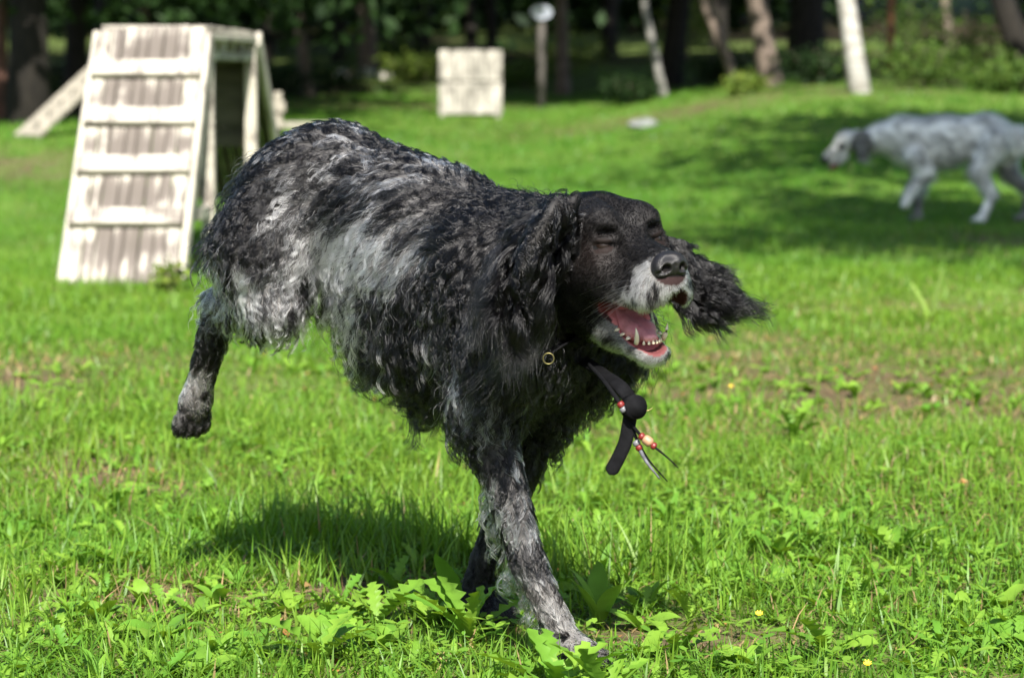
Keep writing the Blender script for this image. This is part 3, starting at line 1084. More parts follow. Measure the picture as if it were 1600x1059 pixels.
def tree(name, label, base, top_at, r0, H, bark, green, crown, nleaf, low=2.2, group=None, lsize=0.17, dens_low=0.0, wob=0.05):
    """base: world xyz; top_at: lean point (x,y,z) the trunk passes through; crown=(radius, bottom, top)"""
    base = np.array(base, float)
    d = np.array(top_at, float) - base
    d = d / d[2]
    e = empty(name, tuple(base))
    t = np.linspace(-0.04, 1, 12)
    pts = np.stack([d[0] * t * H * (1 - 0.45 * np.clip(t, 0, 1)), d[1] * t * H * (1 - 0.45 * np.clip(t, 0, 1)), t * H], -1)
    pts[2:, :2] += tr.normal(0, wob, (10, 2))
    pts[:3, :2] = np.stack([d[0] * t[:3] * H, d[1] * t[:3] * H], -1)
    rad = r0 * (1 - 0.85 * np.clip(t, 0, 1)) * (1 + 0.35 * np.exp(-np.clip(t, 0, 1) * H / 0.18))
    V, F = tube_np(pts, rad, 12)
    to = mesh_np('trunk', V, F, BARK[bark], e, smooth=True)
    cr, cb, ct = crown
    P = []
    nb = 11
    for i in range(nb):
        zt = cb + (ct - cb) * (i + 0.3) / nb * 0.9
        k = np.clip(zt / H, 0, 1)
        o = np.array([np.interp(k, t, pts[:, c]) for c in range(3)])
        az = i * 2.4 + tr.uniform(-0.4, 0.4)
        rl = cr * (1 - 0.55 * (i / nb)) * tr.uniform(0.75, 1.1)
        u = np.linspace(0, 1, 6)
        b = o + np.stack([np.cos(az) * rl * u, np.sin(az) * rl * u, rl * (0.25 * u - 0.15 * u * u) * (1 if dens_low == 0 else -0.6)], -1)
        V, F = tube_np(b, np.linspace(max(0.012, rad[np.searchsorted(t, k) - 1] * 0.4), 0.006, 6), 5)
        mesh_np('limb', V, F, BARK[bark], e, smooth=True)
        m = nleaf // nb
        tt = tr.random(m) ** 0.6
        q = np.stack([np.interp(tt, u, b[:, c]) for c in range(3)], -1)
        P.append(q + tr.normal(0, 1, (m, 3)) * np.array([0.30, 0.30, 0.24]) * cr * (0.35 + 0.5 * tt[:, None]))
    P = np.vstack(P)
    P[:, 2] = np.maximum(P[:, 2], low * 0.75 + tr.random(len(P)) * 0.5)
    V, F, C = leaf_cloud(P, lsize * np.clip(0.4 + (P[:, 2] - low) * 0.3, 0.4, 1), GREENS[green])
    mesh_np('crown', V, F, LEAF, e, colors=C)
    tag(e, label, 'tree', group)
    return e


def gb(px, d, py=None):
    """ground point at photograph column px and depth d"""
    x, y = (px - 800) / FPX * d, d
    return (x, y, float(ground_z(np.array([x]), np.array([y]))[0]))


def lean_pt(px, d, py):
    return at(px, py, d)


WOOD = 'trees at the edge of the wood'
spec = [
    # label, name, base px, depth, px at the picture's top, radius, height, bark, greens, crown, leaves
    ('white barked birch trunk standing above the distant dog', 'birch_tree', 1341, 26, 1322, 0.098, 11, 'birch', 'mid', (2.2, 6.5, 10.8), 2600, 6.0),
    ('brown trunk lit by sun in the middle of the right hand trees', 'pine_tree', 1203, 30, 1182, 0.125, 12, 'brown', 'dark', (2.6, 2.8, 11), 4200, 2.5),
    ('thin slanting brown trunk left of the sunlit one', 'pine_tree', 1152, 31, 1098, 0.062, 7, 'brown', 'mid', (1.8, 2.6, 7), 2400, 2.5),
    ('thin grey trunk leaning left above the flat stone', 'maple_tree', 1036, 32, 1005, 0.052, 7, 'grey', 'lime', (2.0, 1.6, 7), 2600, 1.5),
    ('dark thick trunk just right of the leaning grey one', 'spruce_tree', 1045, 35, 1062, 0.17, 13, 'dark', 'dark', (3.0, 2.4, 12), 4600, 2.3),
    ('black trunk behind and left of the birch', 'spruce_tree', 1256, 33, 1262, 0.24, 14, 'dark', 'dark', (3.2, 2.4, 12), 4600, 2.3),
    ('dark reddish trunk cut by the right edge of the picture', 'pine_tree', 1610, 27, 1566, 0.135, 12, 'dark', 'dark', (2.6, 2.6, 11), 4200, 2.2),
    ('slim brown trunk behind the top of the climbing ramp platform', 'pine_tree', 484, 37, 462, 0.085, 11, 'brown', 'dark', (2.6, 2.2, 10), 4200, 2.1),
    ('thick tan trunk in the shade between ramp and white obstacle', 'pine_tree', 577, 44, 572, 0.16, 12, 'brown', 'dark', (2.8, 2.8, 11), 4200, 2.7),
    ('dark trunk rising behind the white obstacle', 'spruce_tree', 738, 40, 735, 0.10, 12, 'dark', 'dark', (2.6, 2.6, 11), 4200, 2.5),
    ('dark trunk right of the white obstacle', 'spruce_tree', 772, 41, 766, 0.10, 12, 'dark', 'mid', (2.8, 1.6, 11), 4600, 1.5),
    ('brown trunk right beside the oval plate post', 'pine_tree', 880, 38, 876, 0.10, 12, 'brown', 'mid', (2.8, 1.6, 11), 4600, 1.5),
    ('broad black trunk at the far left behind the dog walk', 'spruce_tree', 48, 25, 44, 0.20, 14, 'dark', 'dark', (3.4, 1.9, 12), 6000, 1.7),
    ('reddish trunk cut by the left edge of the picture', 'pine_tree', 3, 26, 1, 0.075, 12, 'red', 'dark', (2.6, 2.3, 11), 4200, 2.2),
    ('dark trunk between dog walk and climbing ramp', 'spruce_tree', 118, 29, 121, 0.13, 12, 'dark', 'dark', (3.0, 1.9, 11), 5200, 1.8),
    ('dark brown trunk above the top edge of the climbing ramp', 'pine_tree', 228, 31, 224, 0.075, 12, 'brown', 'dark', (2.8, 1.9, 11), 5200, 1.8),
    ('dark trunk above the ramp platform', 'spruce_tree', 335, 34, 338, 0.12, 12, 'dark', 'dark', (3.0, 2.0, 11), 5200, 1.9),
    ('shaded trunk between the slim brown and the tan trunk', 'spruce_tree', 532, 47, 530, 0.13, 13, 'dark', 'dark', (3.0, 2.5, 12), 4600, 2.4),
    ('distant dark trunk left of the white obstacle', 'spruce_tree', 660, 50, 664, 0.15, 13, 'dark', 'mid', (3.2, 1.6, 12), 5000, 1.5),
    ('distant dark trunk between plate post and leaning grey trunk', 'spruce_tree', 950, 46, 954, 0.15, 13, 'dark', 'mid', (3.2, 1.6, 12), 5000, 1.5),
    ('distant brown trunk between the birch and the right edge trunk', 'pine_tree', 1480, 46, 1476, 0.08, 12, 'brown', 'mid', (2.6, 2.2, 11), 2800, 2.0),
    ('distant dark trunk left of the birch behind the others', 'spruce_tree', 1120, 48, 1124, 0.16, 13, 'dark', 'dark', (3.2, 2.8, 12), 4600, 2.7),
    ('far left dark trunk deep in the wood', 'spruce_tree', 165, 40, 163, 0.15, 13, 'dark', 'dark', (3.2, 2.3, 12), 5200, 2.2),
    ('dark trunk deep in the wood above the ramp boards', 'spruce_tree', 285, 44, 287, 0.15, 13, 'dark', 'dark', (3.2, 2.4, 12), 5200, 2.3),
    ('dark trunk deep in the wood right of the ramp', 'spruce_tree', 415, 48, 418, 0.15, 13, 'dark', 'dark', (3.2, 2.5, 12), 5200, 2.4),
]
for lab, nm, px, d, pxt, r0, H, bk, gn, cr, nl, low in spec:
    if px < 420:
        cr, low, nl = (cr[0] * 1.1, 1.0, cr[2]), 0.95, nl + 1800     # low hanging spruce boughs
    b = gb(px, d)
    tree(nm, lab, b, lean_pt(pxt, d, 0), r0, H, bk, gn, (cr[0], cr[1] + b[2], cr[2] + b[2]), nl, low + 0.0, WOOD, lsize={'dark': 0.36, 'mid': 0.26, 'lime': 0.18}[gn])
# trees beside the lawn, right of the picture, that shade the distant dog
tree('maple_tree', 'leafy maple beside the lawn right of the picture nearest the camera', (3.3, 7.2, 0), (3.35, 7.2, 2), 0.14, 8.5, 'grey', 'mid', (2.3, 3.6, 8.2), 5600, 3.5, 'trees right of the lawn', lsize=0.24)
tree('maple_tree', 'tall maple beside the lawn right of the picture half way to the wood', (5.3, 12.6, 0), (5.3, 12.6, 2), 0.18, 11, 'grey', 'mid', (3.6, 3.6, 10.5), 9000, 3.5, 'trees right of the lawn', lsize=0.30)
tree('maple_tree', 'maple right of the picture close to the wood', (9.6, 21, 0.3), (9.6, 21, 2.3), 0.16, 11, 'grey', 'mid', (3.2, 3.4, 10.5), 7000, 3.3, 'trees right of the lawn', lsize=0.30)


def shrub(label, px, d, w, h, green, n, lsize=0.07, group='shrubs along the edge of the wood', name='shrub', dy=0.0):
    b = gb(px, d)
    e = empty(name, b)
    P = []
    for i in range(7):
        az = i * 2.4 + tr.uniform(-0.3, 0.3)
        u = np.linspace(0, 1, 5)
        rr = w * 0.4 * tr.uniform(0.3, 1)
        q = np.stack([np.cos(az) * rr * u, np.sin(az) * rr * u * 0.7, h * tr.uniform(0.55, 0.95) * u - 0.03], -1)
        V, F = tube_np(q, np.linspace(0.012, 0.004, 5), 5)
        mesh_np('stem', V, F, BARK['brown'], e, smooth=True)
        m = n // 7
        tt = 0.25 + 0.75 * tr.random(m)
        P.append(np.stack([np.interp(tt, u, q[:, c]) for c in range(3)], -1) + tr.normal(0, 1, (m, 3)) * np.array([w * 0.16, w * 0.12, h * 0.12]))
    P = np.vstack(P)
    P[:, 2] = np.maximum(P[:, 2], 0.02)
    V, F, C = leaf_cloud(P, lsize, GREENS[green])
    mesh_np('foliage', V, F, LEAF, e, colors=C)
    tag(e, label, 'shrub', group)


for a in [
    ('round dark green bush left of the leaning grey trunk', 984, 31, 0.7, 0.45, 'dark', 900),
    ('pale green shrub on the bank just left of the white obstacle', 655, 41, 1.3, 0.55, 'lime', 900),
    ('mixed green shrub on the bank above the pale stones', 600, 45, 1.8, 0.6, 'mid', 900),
    ('light green brush right of the white obstacle', 820, 40, 1.3, 0.5, 'mid', 800),
    ('light green brush around the oval plate post', 885, 42, 1.6, 0.7, 'lime', 900),
    ('bright green brush behind the leaning grey trunk', 1068, 44, 1.3, 1.1, 'lime', 900),
    ('dark brush under the sunlit brown trunk', 1120, 34, 0.9, 0.5, 'dark', 700),
    ('tuft of green leaves at the foot of the sunlit brown trunk', 1160, 28.5, 0.6, 0.3, 'lime', 500),
    ('bright green bush right of the birch foot', 1440, 28, 1.6, 0.55, 'mid', 1100),
    ('leafy green bush between birch and right edge', 1500, 31, 1.6, 0.9, 'mid', 1100),
    ('bright green bush at the right edge below the dark trunk', 1575, 26, 1.1, 0.5, 'mid', 900),
    ('tall green bush behind the slim reddish post', 1400, 38, 1.8, 1.3, 'mid', 1100),
    ('dark bush left of the birch at its foot', 1275, 29, 0.9, 0.5, 'dark', 800),
    ('dark undergrowth behind the dog walk', 100, 31, 1.8, 0.7, 'dark', 900),
    ('dark undergrowth right of the slim brown trunk', 520, 39, 1.4, 0.45, 'dark', 800),
    ('dark undergrowth behind the bench', 425, 36, 1.4, 0.6, 'dark', 800),
]:
    shrub(*a)
# small pale weed sprout in front of the ramp's right foot
shrub('bright green weed sprout at the right foot of the climbing ramp', 263, 9.1, 0.14, 0.16, 'lime', 160, 0.035, 'weeds by the ramp', 'weed_sprout')

# the wood goes on as one dark mass behind the trees that can be told apart
nw_ = 60000
wx = tr.uniform(-24, 24, nw_)
wy = tr.uniform(58, 70, nw_)
wz = 13 * tr.random(nw_) ** 0.9
keep = (np.abs(wx - 10.5) > 1.6 + 1.5 * tr.random(nw_)) | (wz > 3.6)
wx, wy, wz = wx[keep], wy[keep], wz[keep]
P = np.stack([wx, wy, wz + ground_z(wx, wy)], -1)
V, F, C = leaf_cloud(P, np.full(len(P), 0.55), GREENS['dark'])
wd = mesh_np('distant_wood', V, F, LEAF, colors=C)
tag(wd, 'dark mass of the wood behind the nearer trunks', 'wood', kind='stuff')
# ------------------------------------------------------------------ sculpting by distance fields
class Field:
    def __init__(self, xs, ys, zs):
        self.g = [np.asarray(a, np.float32) for a in (xs, ys, zs)]
        self.D = np.full([len(a) for a in self.g], 0.08, np.float32)

    def _slice(self, lo, hi):
        sl = []
        for a, l, h in zip(self.g, lo, hi):
            i0 = max(int(np.searchsorted(a, l)) - 1, 0)
            i1 = min(int(np.searchsorted(a, h)) + 1, len(a))
            sl.append(slice(i0, max(i1, i0 + 1)))
        return tuple(sl)

    def _pts(self, sl):
        X = self.g[0][sl[0]][:, None, None]
        Y = self.g[1][sl[1]][None, :, None]
        Z = self.g[2][sl[2]][None, None, :]
        return X, Y, Z

    def _blend(self, sl, d, k, op):
        A = self.D[sl]
        if op == 'sub':
            d = -d
            h = np.maximum(k - np.abs(A - d), 0) / k
            self.D[sl] = np.maximum(A, d) + h * h * k * 0.25
        else:
            h = np.maximum(k - np.abs(A - d), 0) / k
            self.D[sl] = np.minimum(A, d) - h * h * k * 0.25

    def cone(self, a, b, ra, rb, k=0.03, op='add', axis=None, f=1.0):
        """tapered capsule a->b; optional flattening factor f along a unit axis"""
        a, b = np.asarray(a, float), np.asarray(b, float)
        m = max(ra, rb) * max(1, f) + k + 0.03
        sl = self._slice(np.minimum(a, b) - m, np.maximum(a, b) + m)
        X, Y, Z = self._pts(sl)
        px, py, pz = X - a[0], Y - a[1], Z - a[2]
        ba = b - a
        if axis is not None:
            ax = np.asarray(axis, float)
            ax = ax / np.linalg.norm(ax)
            s = (px * ax[0] + py * ax[1] + pz * ax[2]) * (1 / f - 1)
            px, py, pz = px + s * ax[0], py + s * ax[1], pz + s * ax[2]
            ba = ba + ax * np.dot(ba, ax) * (1 / f - 1)
        t = np.clip((px * ba[0] + py * ba[1] + pz * ba[2]) / max(np.dot(ba, ba), 1e-9), 0, 1)
        d = np.sqrt((px - t * ba[0]) ** 2 + (py - t * ba[1]) ** 2 + (pz - t * ba[2]) ** 2) - (ra + (rb - ra) * t)
        self._blend(sl, (d * min(1, f)).astype(np.float32), k, op)

    def ell(self, c, r, R=None, k=0.03, op='add'):
        """ellipsoid; R columns are its axes"""
        c, r = np.asarray(c, float), np.asarray(r, float)
        m = max(r) + k + 0.03
        sl = self._slice(c - m, c + m)
        X, Y, Z = self._pts(sl)
        q = [X - c[0], Y - c[1], Z - c[2]]
        R = np.eye(3) if R is None else np.asarray(R, float)
        u = [sum(R[j, i] * q[j] for j in range(3)) / r[i] for i in range(3)]
        k0 = np.sqrt(u[0] ** 2 + u[1] ** 2 + u[2] ** 2) + 1e-9
        k1 = np.sqrt((u[0] / r[0]) ** 2 + (u[1] / r[1]) ** 2 + (u[2] / r[2]) ** 2) + 1e-9
        self._blend(sl, (k0 * (k0 - 1.0) / k1).astype(np.float32), k, op)

    def mesh(self):
        """naive surface nets on the rectilinear grid -> verts, quads"""
        D = self.D
        S = D < 0
        n = np.array(D.shape)
        cs = np.zeros(n - 1, np.int8)
        for dx in (0, 1):
            for dy in (0, 1):
                for dz in (0, 1):
                    cs += S[dx:n[0] - 1 + dx, dy:n[1] - 1 + dy, dz:n[2] - 1 + dz]
        act = (cs > 0) & (cs < 8)
        idx = np.full(cs.shape, -1, np.int64)
        ci = np.argwhere(act)
        idx[act] = np.arange(len(ci))
        acc = np.zeros((len(ci), 3))
        cnt = np.zeros(len(ci))
        corner = [(a, b, c) for a in (0, 1) for b in (0, 1) for c in (0, 1)]
        gx, gy, gz = self.g

        def pos(c):
            return np.stack([gx[c[:, 0]], gy[c[:, 1]], gz[c[:, 2]]], -1).astype(float)
        for A in corner:
            for axis in range(3):
                if A[axis]:
                    continue
                B = list(A)
                B[axis] = 1
                ca, cb = ci + np.array(A), ci + np.array(B)
                da = D[ca[:, 0], ca[:, 1], ca[:, 2]].astype(float)
                db = D[cb[:, 0], cb[:, 1], cb[:, 2]].astype(float)
                m = (da < 0) != (db < 0)
                t = da[m] / (da[m] - db[m])
                acc[m] += pos(ca[m]) + t[:, None] * (pos(cb[m]) - pos(ca[m]))
                cnt[m] += 1
        V = acc / cnt[:, None]
        quads = []
        for axis in range(3):
            sl0 = [slice(None)] * 3
            sl1 = [slice(None)] * 3
            sl0[axis] = slice(0, -1)
            sl1[axis] = slice(1, None)
            a, b = S[tuple(sl0)], S[tuple(sl1)]
            e = np.argwhere(a != b)
            u, w = [(1, 2), (2, 0), (0, 1)][axis]
            ok = (e[:, u] > 0) & (e[:, w] > 0) & (e[:, u] < n[u] - 1) & (e[:, w] < n[w] - 1)
            e = e[ok]
            flip = ~a[e[:, 0], e[:, 1], e[:, 2]]
            q = []
            for du, dw in ((-1, -1), (0, -1), (0, 0), (-1, 0)):
                c = e.copy()
                c[:, u] += du
                c[:, w] += dw
                q.append(idx[c[:, 0], c[:, 1], c[:, 2]])
            q = np.stack(q, -1)
            q[flip] = q[flip][:, ::-1]
            quads.append(q)
        return V, np.vstack(quads)

    def sample(self, P):
        """nearest-cell trilinear distance and gradient at points (n,3)"""
        i, f = [], []
        for a, p in zip(self.g, P.T):
            k = np.clip(np.searchsorted(a, p) - 1, 0, len(a) - 2)
            i.append(k)
            f.append(np.clip((p - a[k]) / (a[k + 1] - a[k]), 0, 1))
        D = self.D
        c = {}
        for dx in (0, 1):
            for dy in (0, 1):
                for dz in (0, 1):
                    c[dx, dy, dz] = D[i[0] + dx, i[1] + dy, i[2] + dz]
        fx, fy, fz = f

        def lerp(a, b, t):
            return a + (b - a) * t
        x00 = lerp(c[0, 0, 0], c[1, 0, 0], fx)
        x01 = lerp(c[0, 0, 1], c[1, 0, 1], fx)
        x10 = lerp(c[0, 1, 0], c[1, 1, 0], fx)
        x11 = lerp(c[0, 1, 1], c[1, 1, 1], fx)
        d = lerp(lerp(x00, x10, fy), lerp(x01, x11, fy), fz)
        hx = [a[k + 1] - a[k] for a, k in zip(self.g, i)]
        gx_ = (lerp(lerp(c[1, 0, 0] - c[0, 0, 0], c[1, 1, 0] - c[0, 1, 0], fy), lerp(c[1, 0, 1] - c[0, 0, 1], c[1, 1, 1] - c[0, 1, 1], fy), fz)) / hx[0]
        gy_ = (lerp(x10, x11, fz) - lerp(x00, x01, fz)) / hx[1]
        gz_ = (lerp(x01, x11, fy) - lerp(x00, x10, fy)) / hx[2]
        G = np.stack([gx_, gy_, gz_], -1)
        G /= np.linalg.norm(G, axis=1, keepdims=True) + 1e-6
        return d, G


def axis_steps(lo, hi, coarse, fine=None, step=None):
    if fine is None:
        return np.arange(lo, hi + coarse, coarse)
    a = np.arange(lo, fine[0], coarse)
    b = np.arange(fine[0], fine[1], step)
    c = np.arange(fine[1], hi + coarse, coarse)
    return np.concatenate([a, b, c])


def vert_normals(V, F):
    fn = np.cross(V[F[:, 2]] - V[F[:, 0]], V[F[:, 3]] - V[F[:, 1]])
    N = np.zeros_like(V)
    for k in range(4):
        for c in range(3):
            N[:, c] += np.bincount(F[:, k], fn[:, c], len(V))
    return N / (np.linalg.norm(N, axis=1, keepdims=True) + 1e-12)


def relax(V, F, it=2, lam=0.5):
    E = np.vstack([F[:, [0, 1]], F[:, [1, 2]], F[:, [2, 3]], F[:, [3, 0]]])
    for _ in range(it):
        S = np.zeros_like(V)
        n = np.bincount(E[:, 0], minlength=len(V)) + np.bincount(E[:, 1], minlength=len(V))
        for c in range(3):
            S[:, c] = np.bincount(E[:, 0], V[E[:, 1], c], len(V)) + np.bincount(E[:, 1], V[E[:, 0], c], len(V))
        V = V + lam * (S / np.maximum(n, 1)[:, None] - V)
    return V


def idw(P, A, vals, power=3.0):
    """blend of anchor values at points, chunked"""
    out = np.zeros((len(P), vals.shape[1]))
    for s in range(0, len(P), 40000):
        d = np.linalg.norm(P[s:s + 40000, None] - A[None], axis=2) + 0.004
        w = d ** -power
        w /= w.sum(1, keepdims=True)
        out[s:s + 40000] = w @ vals
    return out


# ------------------------------------------------------------------ the running setter
BODY_YAW = math.radians(-45)
DOG_O = np.array([0.0, 3.32, 0.0])
cB, sB = math.cos(BODY_YAW), math.sin(BODY_YAW)
RB = np.array([[cB, -sB, 0], [sB, cB, 0], [0, 0, 1.0]])      # columns: forward, left, up in the world


def to_dog(w):
    return (np.asarray(w) - DOG_O) @ RB


def dpt(px, py, d):
    return to_dog(at(px, py, d))


# head frame inside the dog frame
HY, HR, HP = math.radians(-18.5), math.radians(5), math.radians(2)
STR = 1.13                                          # length of the muzzle ahead of the eyes
hx = np.array([math.cos(HY) * math.cos(HP), math.sin(HY) * math.cos(HP), math.sin(HP)])
hy0 = np.array([-math.sin(HY), math.cos(HY), 0])
hz0 = np.cross(hx, hy0)
hy = hy0 * math.cos(HR) + hz0 * math.sin(HR)
hz = np.cross(hx, hy)
RH = np.stack([hx, hy, hz], -1)
HO = dpt(985, 367, 3.08) - RH @ np.array([0.053, 0, 0.018])


def sx(x):
    x = np.asarray(x, float)
    return np.where(x < 0.045, x, 0.045 + (x - 0.045) * STR)


def unsx(x):
    return np.where(x < 0.045, x, 0.045 + (x - 0.045) / STR)


def hp(x, y, z):
    return HO + RH @ np.array([float(sx(x)), y, z])


def hpts(v):
    v = np.array(v, float)
    v[:, 0] = sx(v[:, 0])
    return HO + v @ RH.T


def rotm(ax, deg):
    return np.array(Matrix.Rotation(math.radians(deg), 3, ax))


dog = empty('setter_dog', tuple(DOG_O), (0, 0, BODY_YAW))
tag(dog, 'black and white roan setter running across the grass with its mouth open', 'dog')

F_ = Field(axis_steps(-0.68, 0.46, 0.0055, (0.13, 0.42), 0.0023),
           axis_steps(-0.30, 0.27, 0.0055, (-0.19, 0.07), 0.0023),
           axis_steps(-0.03, 0.74, 0.0055, (0.38, 0.65), 0.0023))
# trunk
F_.ell((-0.02, 0, 0.472), (0.145, 0.100, 0.112), k=0.04)
F_.ell((-0.13, 0, 0.480), (0.205, 0.110, 0.130), rotm('Y', 9), k=0.05)
F_.cone((-0.15, 0, 0.552), (-0.34, 0, 0.600), 0.082, 0.084, k=0.06)
F_.ell((-0.375, 0, 0.583), (0.095, 0.082, 0.092), k=0.05)
F_.ell((0.02, 0, 0.525), (0.09, 0.05, 0.055), k=0.05)
# neck and throat
NB = hp(-0.05, 0, -0.02)
F_.cone((0.02, 0, 0.475), NB, 0.105, 0.070, k=0.05)
F_.ell((0.075, -0.014, 0.450), (0.058, 0.068, 0.068), k=0.05)
# shoulders and front legs
for s, el, wr, pw in ((-1, (0.035, -0.088, 0.335), (0.095, -0.066, 0.140), (0.165, -0.048, 0.030)),
                      (1, (-0.02, 0.085, 0.33), (-0.085, 0.06, 0.15), (-0.105, 0.05, 0.035))):
    F_.cone((0.0, s * 0.07, 0.52), (0.09, s * 0.09, 0.42), 0.045, 0.05, k=0.04)
    F_.cone((0.09, s * 0.09, 0.42), el, 0.05, 0.042, k=0.03)
    F_.cone(el, wr, 0.033, 0.0195, k=0.03)
    F_.cone(wr, np.array(pw) + (-0.02, 0, 0.012), 0.0195, 0.018, k=0.012)
    F_.ell(np.array(pw) + (0.005, 0, 0.0), (0.036, 0.027, 0.021), rotm('Y', 12), k=0.015)
    for t in (-1.5, -0.5, 0.5, 1.5):
        F_.ell(np.array(pw) + (0.034 - 0.004 * abs(t), t * 0.0125, -0.006), (0.017, 0.0078, 0.012), k=0.005)
# hind legs
for s, hip, kn, hk, pw in ((-1, (-0.380, -0.058, 0.575), (-0.358, -0.105, 0.436), (-0.490, -0.090, 0.435), (-0.558, -0.082, 0.285)),
                           (1, (-0.375, 0.06, 0.57), (-0.26, 0.085, 0.44), (-0.38, 0.08, 0.42), (-0.335, 0.075, 0.375))):
    F_.cone(hip, (np.array(hip) + np.array(kn)) / 2 + (-0.015, s * 0.012, 0.01), 0.072, 0.066, k=0.05)
    F_.cone((np.array(hip) + np.array(kn)) / 2 + (-0.015, s * 0.012, 0.01), kn, 0.060, 0.032, k=0.04)
    F_.cone(kn, hk, 0.036, 0.021, k=0.025)
    F_.cone(hk, np.array(pw) + (0.006, 0, 0.03), 0.022, 0.018, k=0.012)
    F_.ell(np.array(pw) + (-0.004, 0, 0.004), (0.019, 0.026, 0.032), rotm('Y', 20), k=0.010)
    for t in (-1.5, -0.5, 0.5, 1.5):
        F_.ell(np.array(pw) + (-0.014, t * 0.0150, -0.034 + 0.005 * abs(t)), (0.0115, 0.0082, 0.020), rotm('Y', 18), k=0.003)
# tail, carried low on the far side of the rump
F_.cone((-0.45, 0.03, 0.61), (-0.56, 0.13, 0.56), 0.03, 0.018, k=0.04)
F_.cone((-0.56, 0.13, 0.56), (-0.58, 0.22, 0.55), 0.018, 0.009, k=0.01)


def hell(c, r, R=None, k=0.012, op='add'):
    F_.ell(hp(*c), (r[0] * (STR if c[0] > 0.068 else 1.0), r[1], r[2]), RH if R is None else RH @ R, k, op)


def hcone(a, b, ra, rb, k=0.012, op='add', ax=None, f=1.0):
    F_.cone(hp(*a), hp(*b), ra, rb, k, op, None if ax is None else RH @ np.array(ax, float), f)


# cranium, brow, muzzle
hell((-0.024, 0, 0.008), (0.083, 0.058, 0.058), k=0.03)
hcone((-0.03, 0, -0.035), (-0.05, 0, -0.03), 0.05, 0.06, k=0.03)
for s in (-1, 1):
    hell((0.026, s * 0.028, 0.030), (0.036, 0.022, 0.024), k=0.016)      # brow
    hell((0.020, s * 0.037, -0.022), (0.048, 0.022, 0.036), k=0.025)     # cheek
hcone((0.035, 0, -0.010), (0.118, 0, -0.020), 0.034, 0.0215, k=0.022, ax=(0, 1, 0), f=0.95)   # bridge
hcone((0.045, 0, -0.038), (0.110, 0, -0.040), 0.031, 0.0275, k=0.016, ax=(0, 1, 0), f=1.2)   # upper lips
for s in (-1, 1):
    hcone((0.040, s * 0.028, -0.050), (0.108, s * 0.0205, -0.054), 0.018, 0.0165, k=0.012)
hcone((0.060, 0, 0.044), (-0.01, 0, 0.066), 0.007, 0.005, k=0.016, op='sub')
# lower jaw, dropped open
hcone((-0.015, 0, -0.086), (0.078, 0, -0.1235), 0.026, 0.0150, k=0.012, ax=(0, 1, 0), f=1.38)
hcone((-0.03, 0, -0.06), (0.01, 0, -0.085), 0.05, 0.034, k=0.02)
# mouth opening: palate hollow, gap at the sides, floor of the jaw
JR = rotm('Y', 17)
CAV = [((0.072, 0, -0.068), (0.072, 0.029, 0.025), JR),
       ((0.081, 0, -0.0815), (0.074, 0.060, 0.0200), JR),
       ((0.058, 0, -0.100), (0.048, 0.021, 0.016), rotm('Y', 23))]
for c_, r_, R_ in CAV:
    hell(c_, r_, R_, k=0.006, op='sub')
hell((0.112, 0.009, -0.062), (0.030, 0.0155, 0.0185), k=0.005, op='sub')
CAV.append(((0.112, 0.009, -0.062), (0.030, 0.0155, 0.0185), np.eye(3)))
# eyes: hollow with closed lids
for s in (-1, 1):
    hell((0.064, s * 0.041, 0.0105), (0.026, 0.019, 0.015), rotm('Z', s * 35), k=0.012, op='sub')
    hell((0.044, s * 0.031, 0.0168), (0.0158, 0.0158, 0.0085), rotm('Z', s * 35), k=0.006)
    hell((0.044, s * 0.032, 0.0016), (0.0150, 0.0150, 0.0076), rotm('Z', s * 35), k=0.006)
    hell((0.061, s * 0.037, 0.0250), (0.017, 0.015, 0.0060), rotm('Z', s * 30), k=0.008, op='sub')
    hcone((0.060, s * 0.032, 0.0088), (0.050, s * 0.047, 0.0080), 0.0019, 0.0016, k=0.002, op='sub')
# near ear, blown up and back; far ear, flying out to the side
near_ear = [hp(-0.03, -0.046, 0.034), dpt(893, 328, 3.05), dpt(858, 345, 3.04), dpt(828, 395, 3.05), dpt(832, 458, 3.06)]
far_ear = [hp(-0.02, 0.050, 0.005), dpt(1044, 405, 3.12), dpt(1074, 440, 3.13), dpt(1098, 463, 3.13), dpt(1116, 474, 3.13)]
for E, rr, ax in ((near_ear, (0.009, 0.010, 0.020, 0.029, 0.022), (-0.75, -0.6, 0.35)),
                  (far_ear, (0.010, 0.011, 0.012, 0.011, 0.007), (0.72, -0.66, 0.2))):
    for i in range(len(E) - 1):
        F_.cone(E[i], E[i + 1], rr[i], rr[i + 1], k=0.012, axis=ax, f=0.26)

DV, DF = F_.mesh()
DV = relax(DV, DF, 2, 0.45)
DN = vert_normals(DV, DF)
DH = (DV - HO) @ RH
DH[:, 0] = unsx(DH[:, 0])                                # head coordinates of each vertex
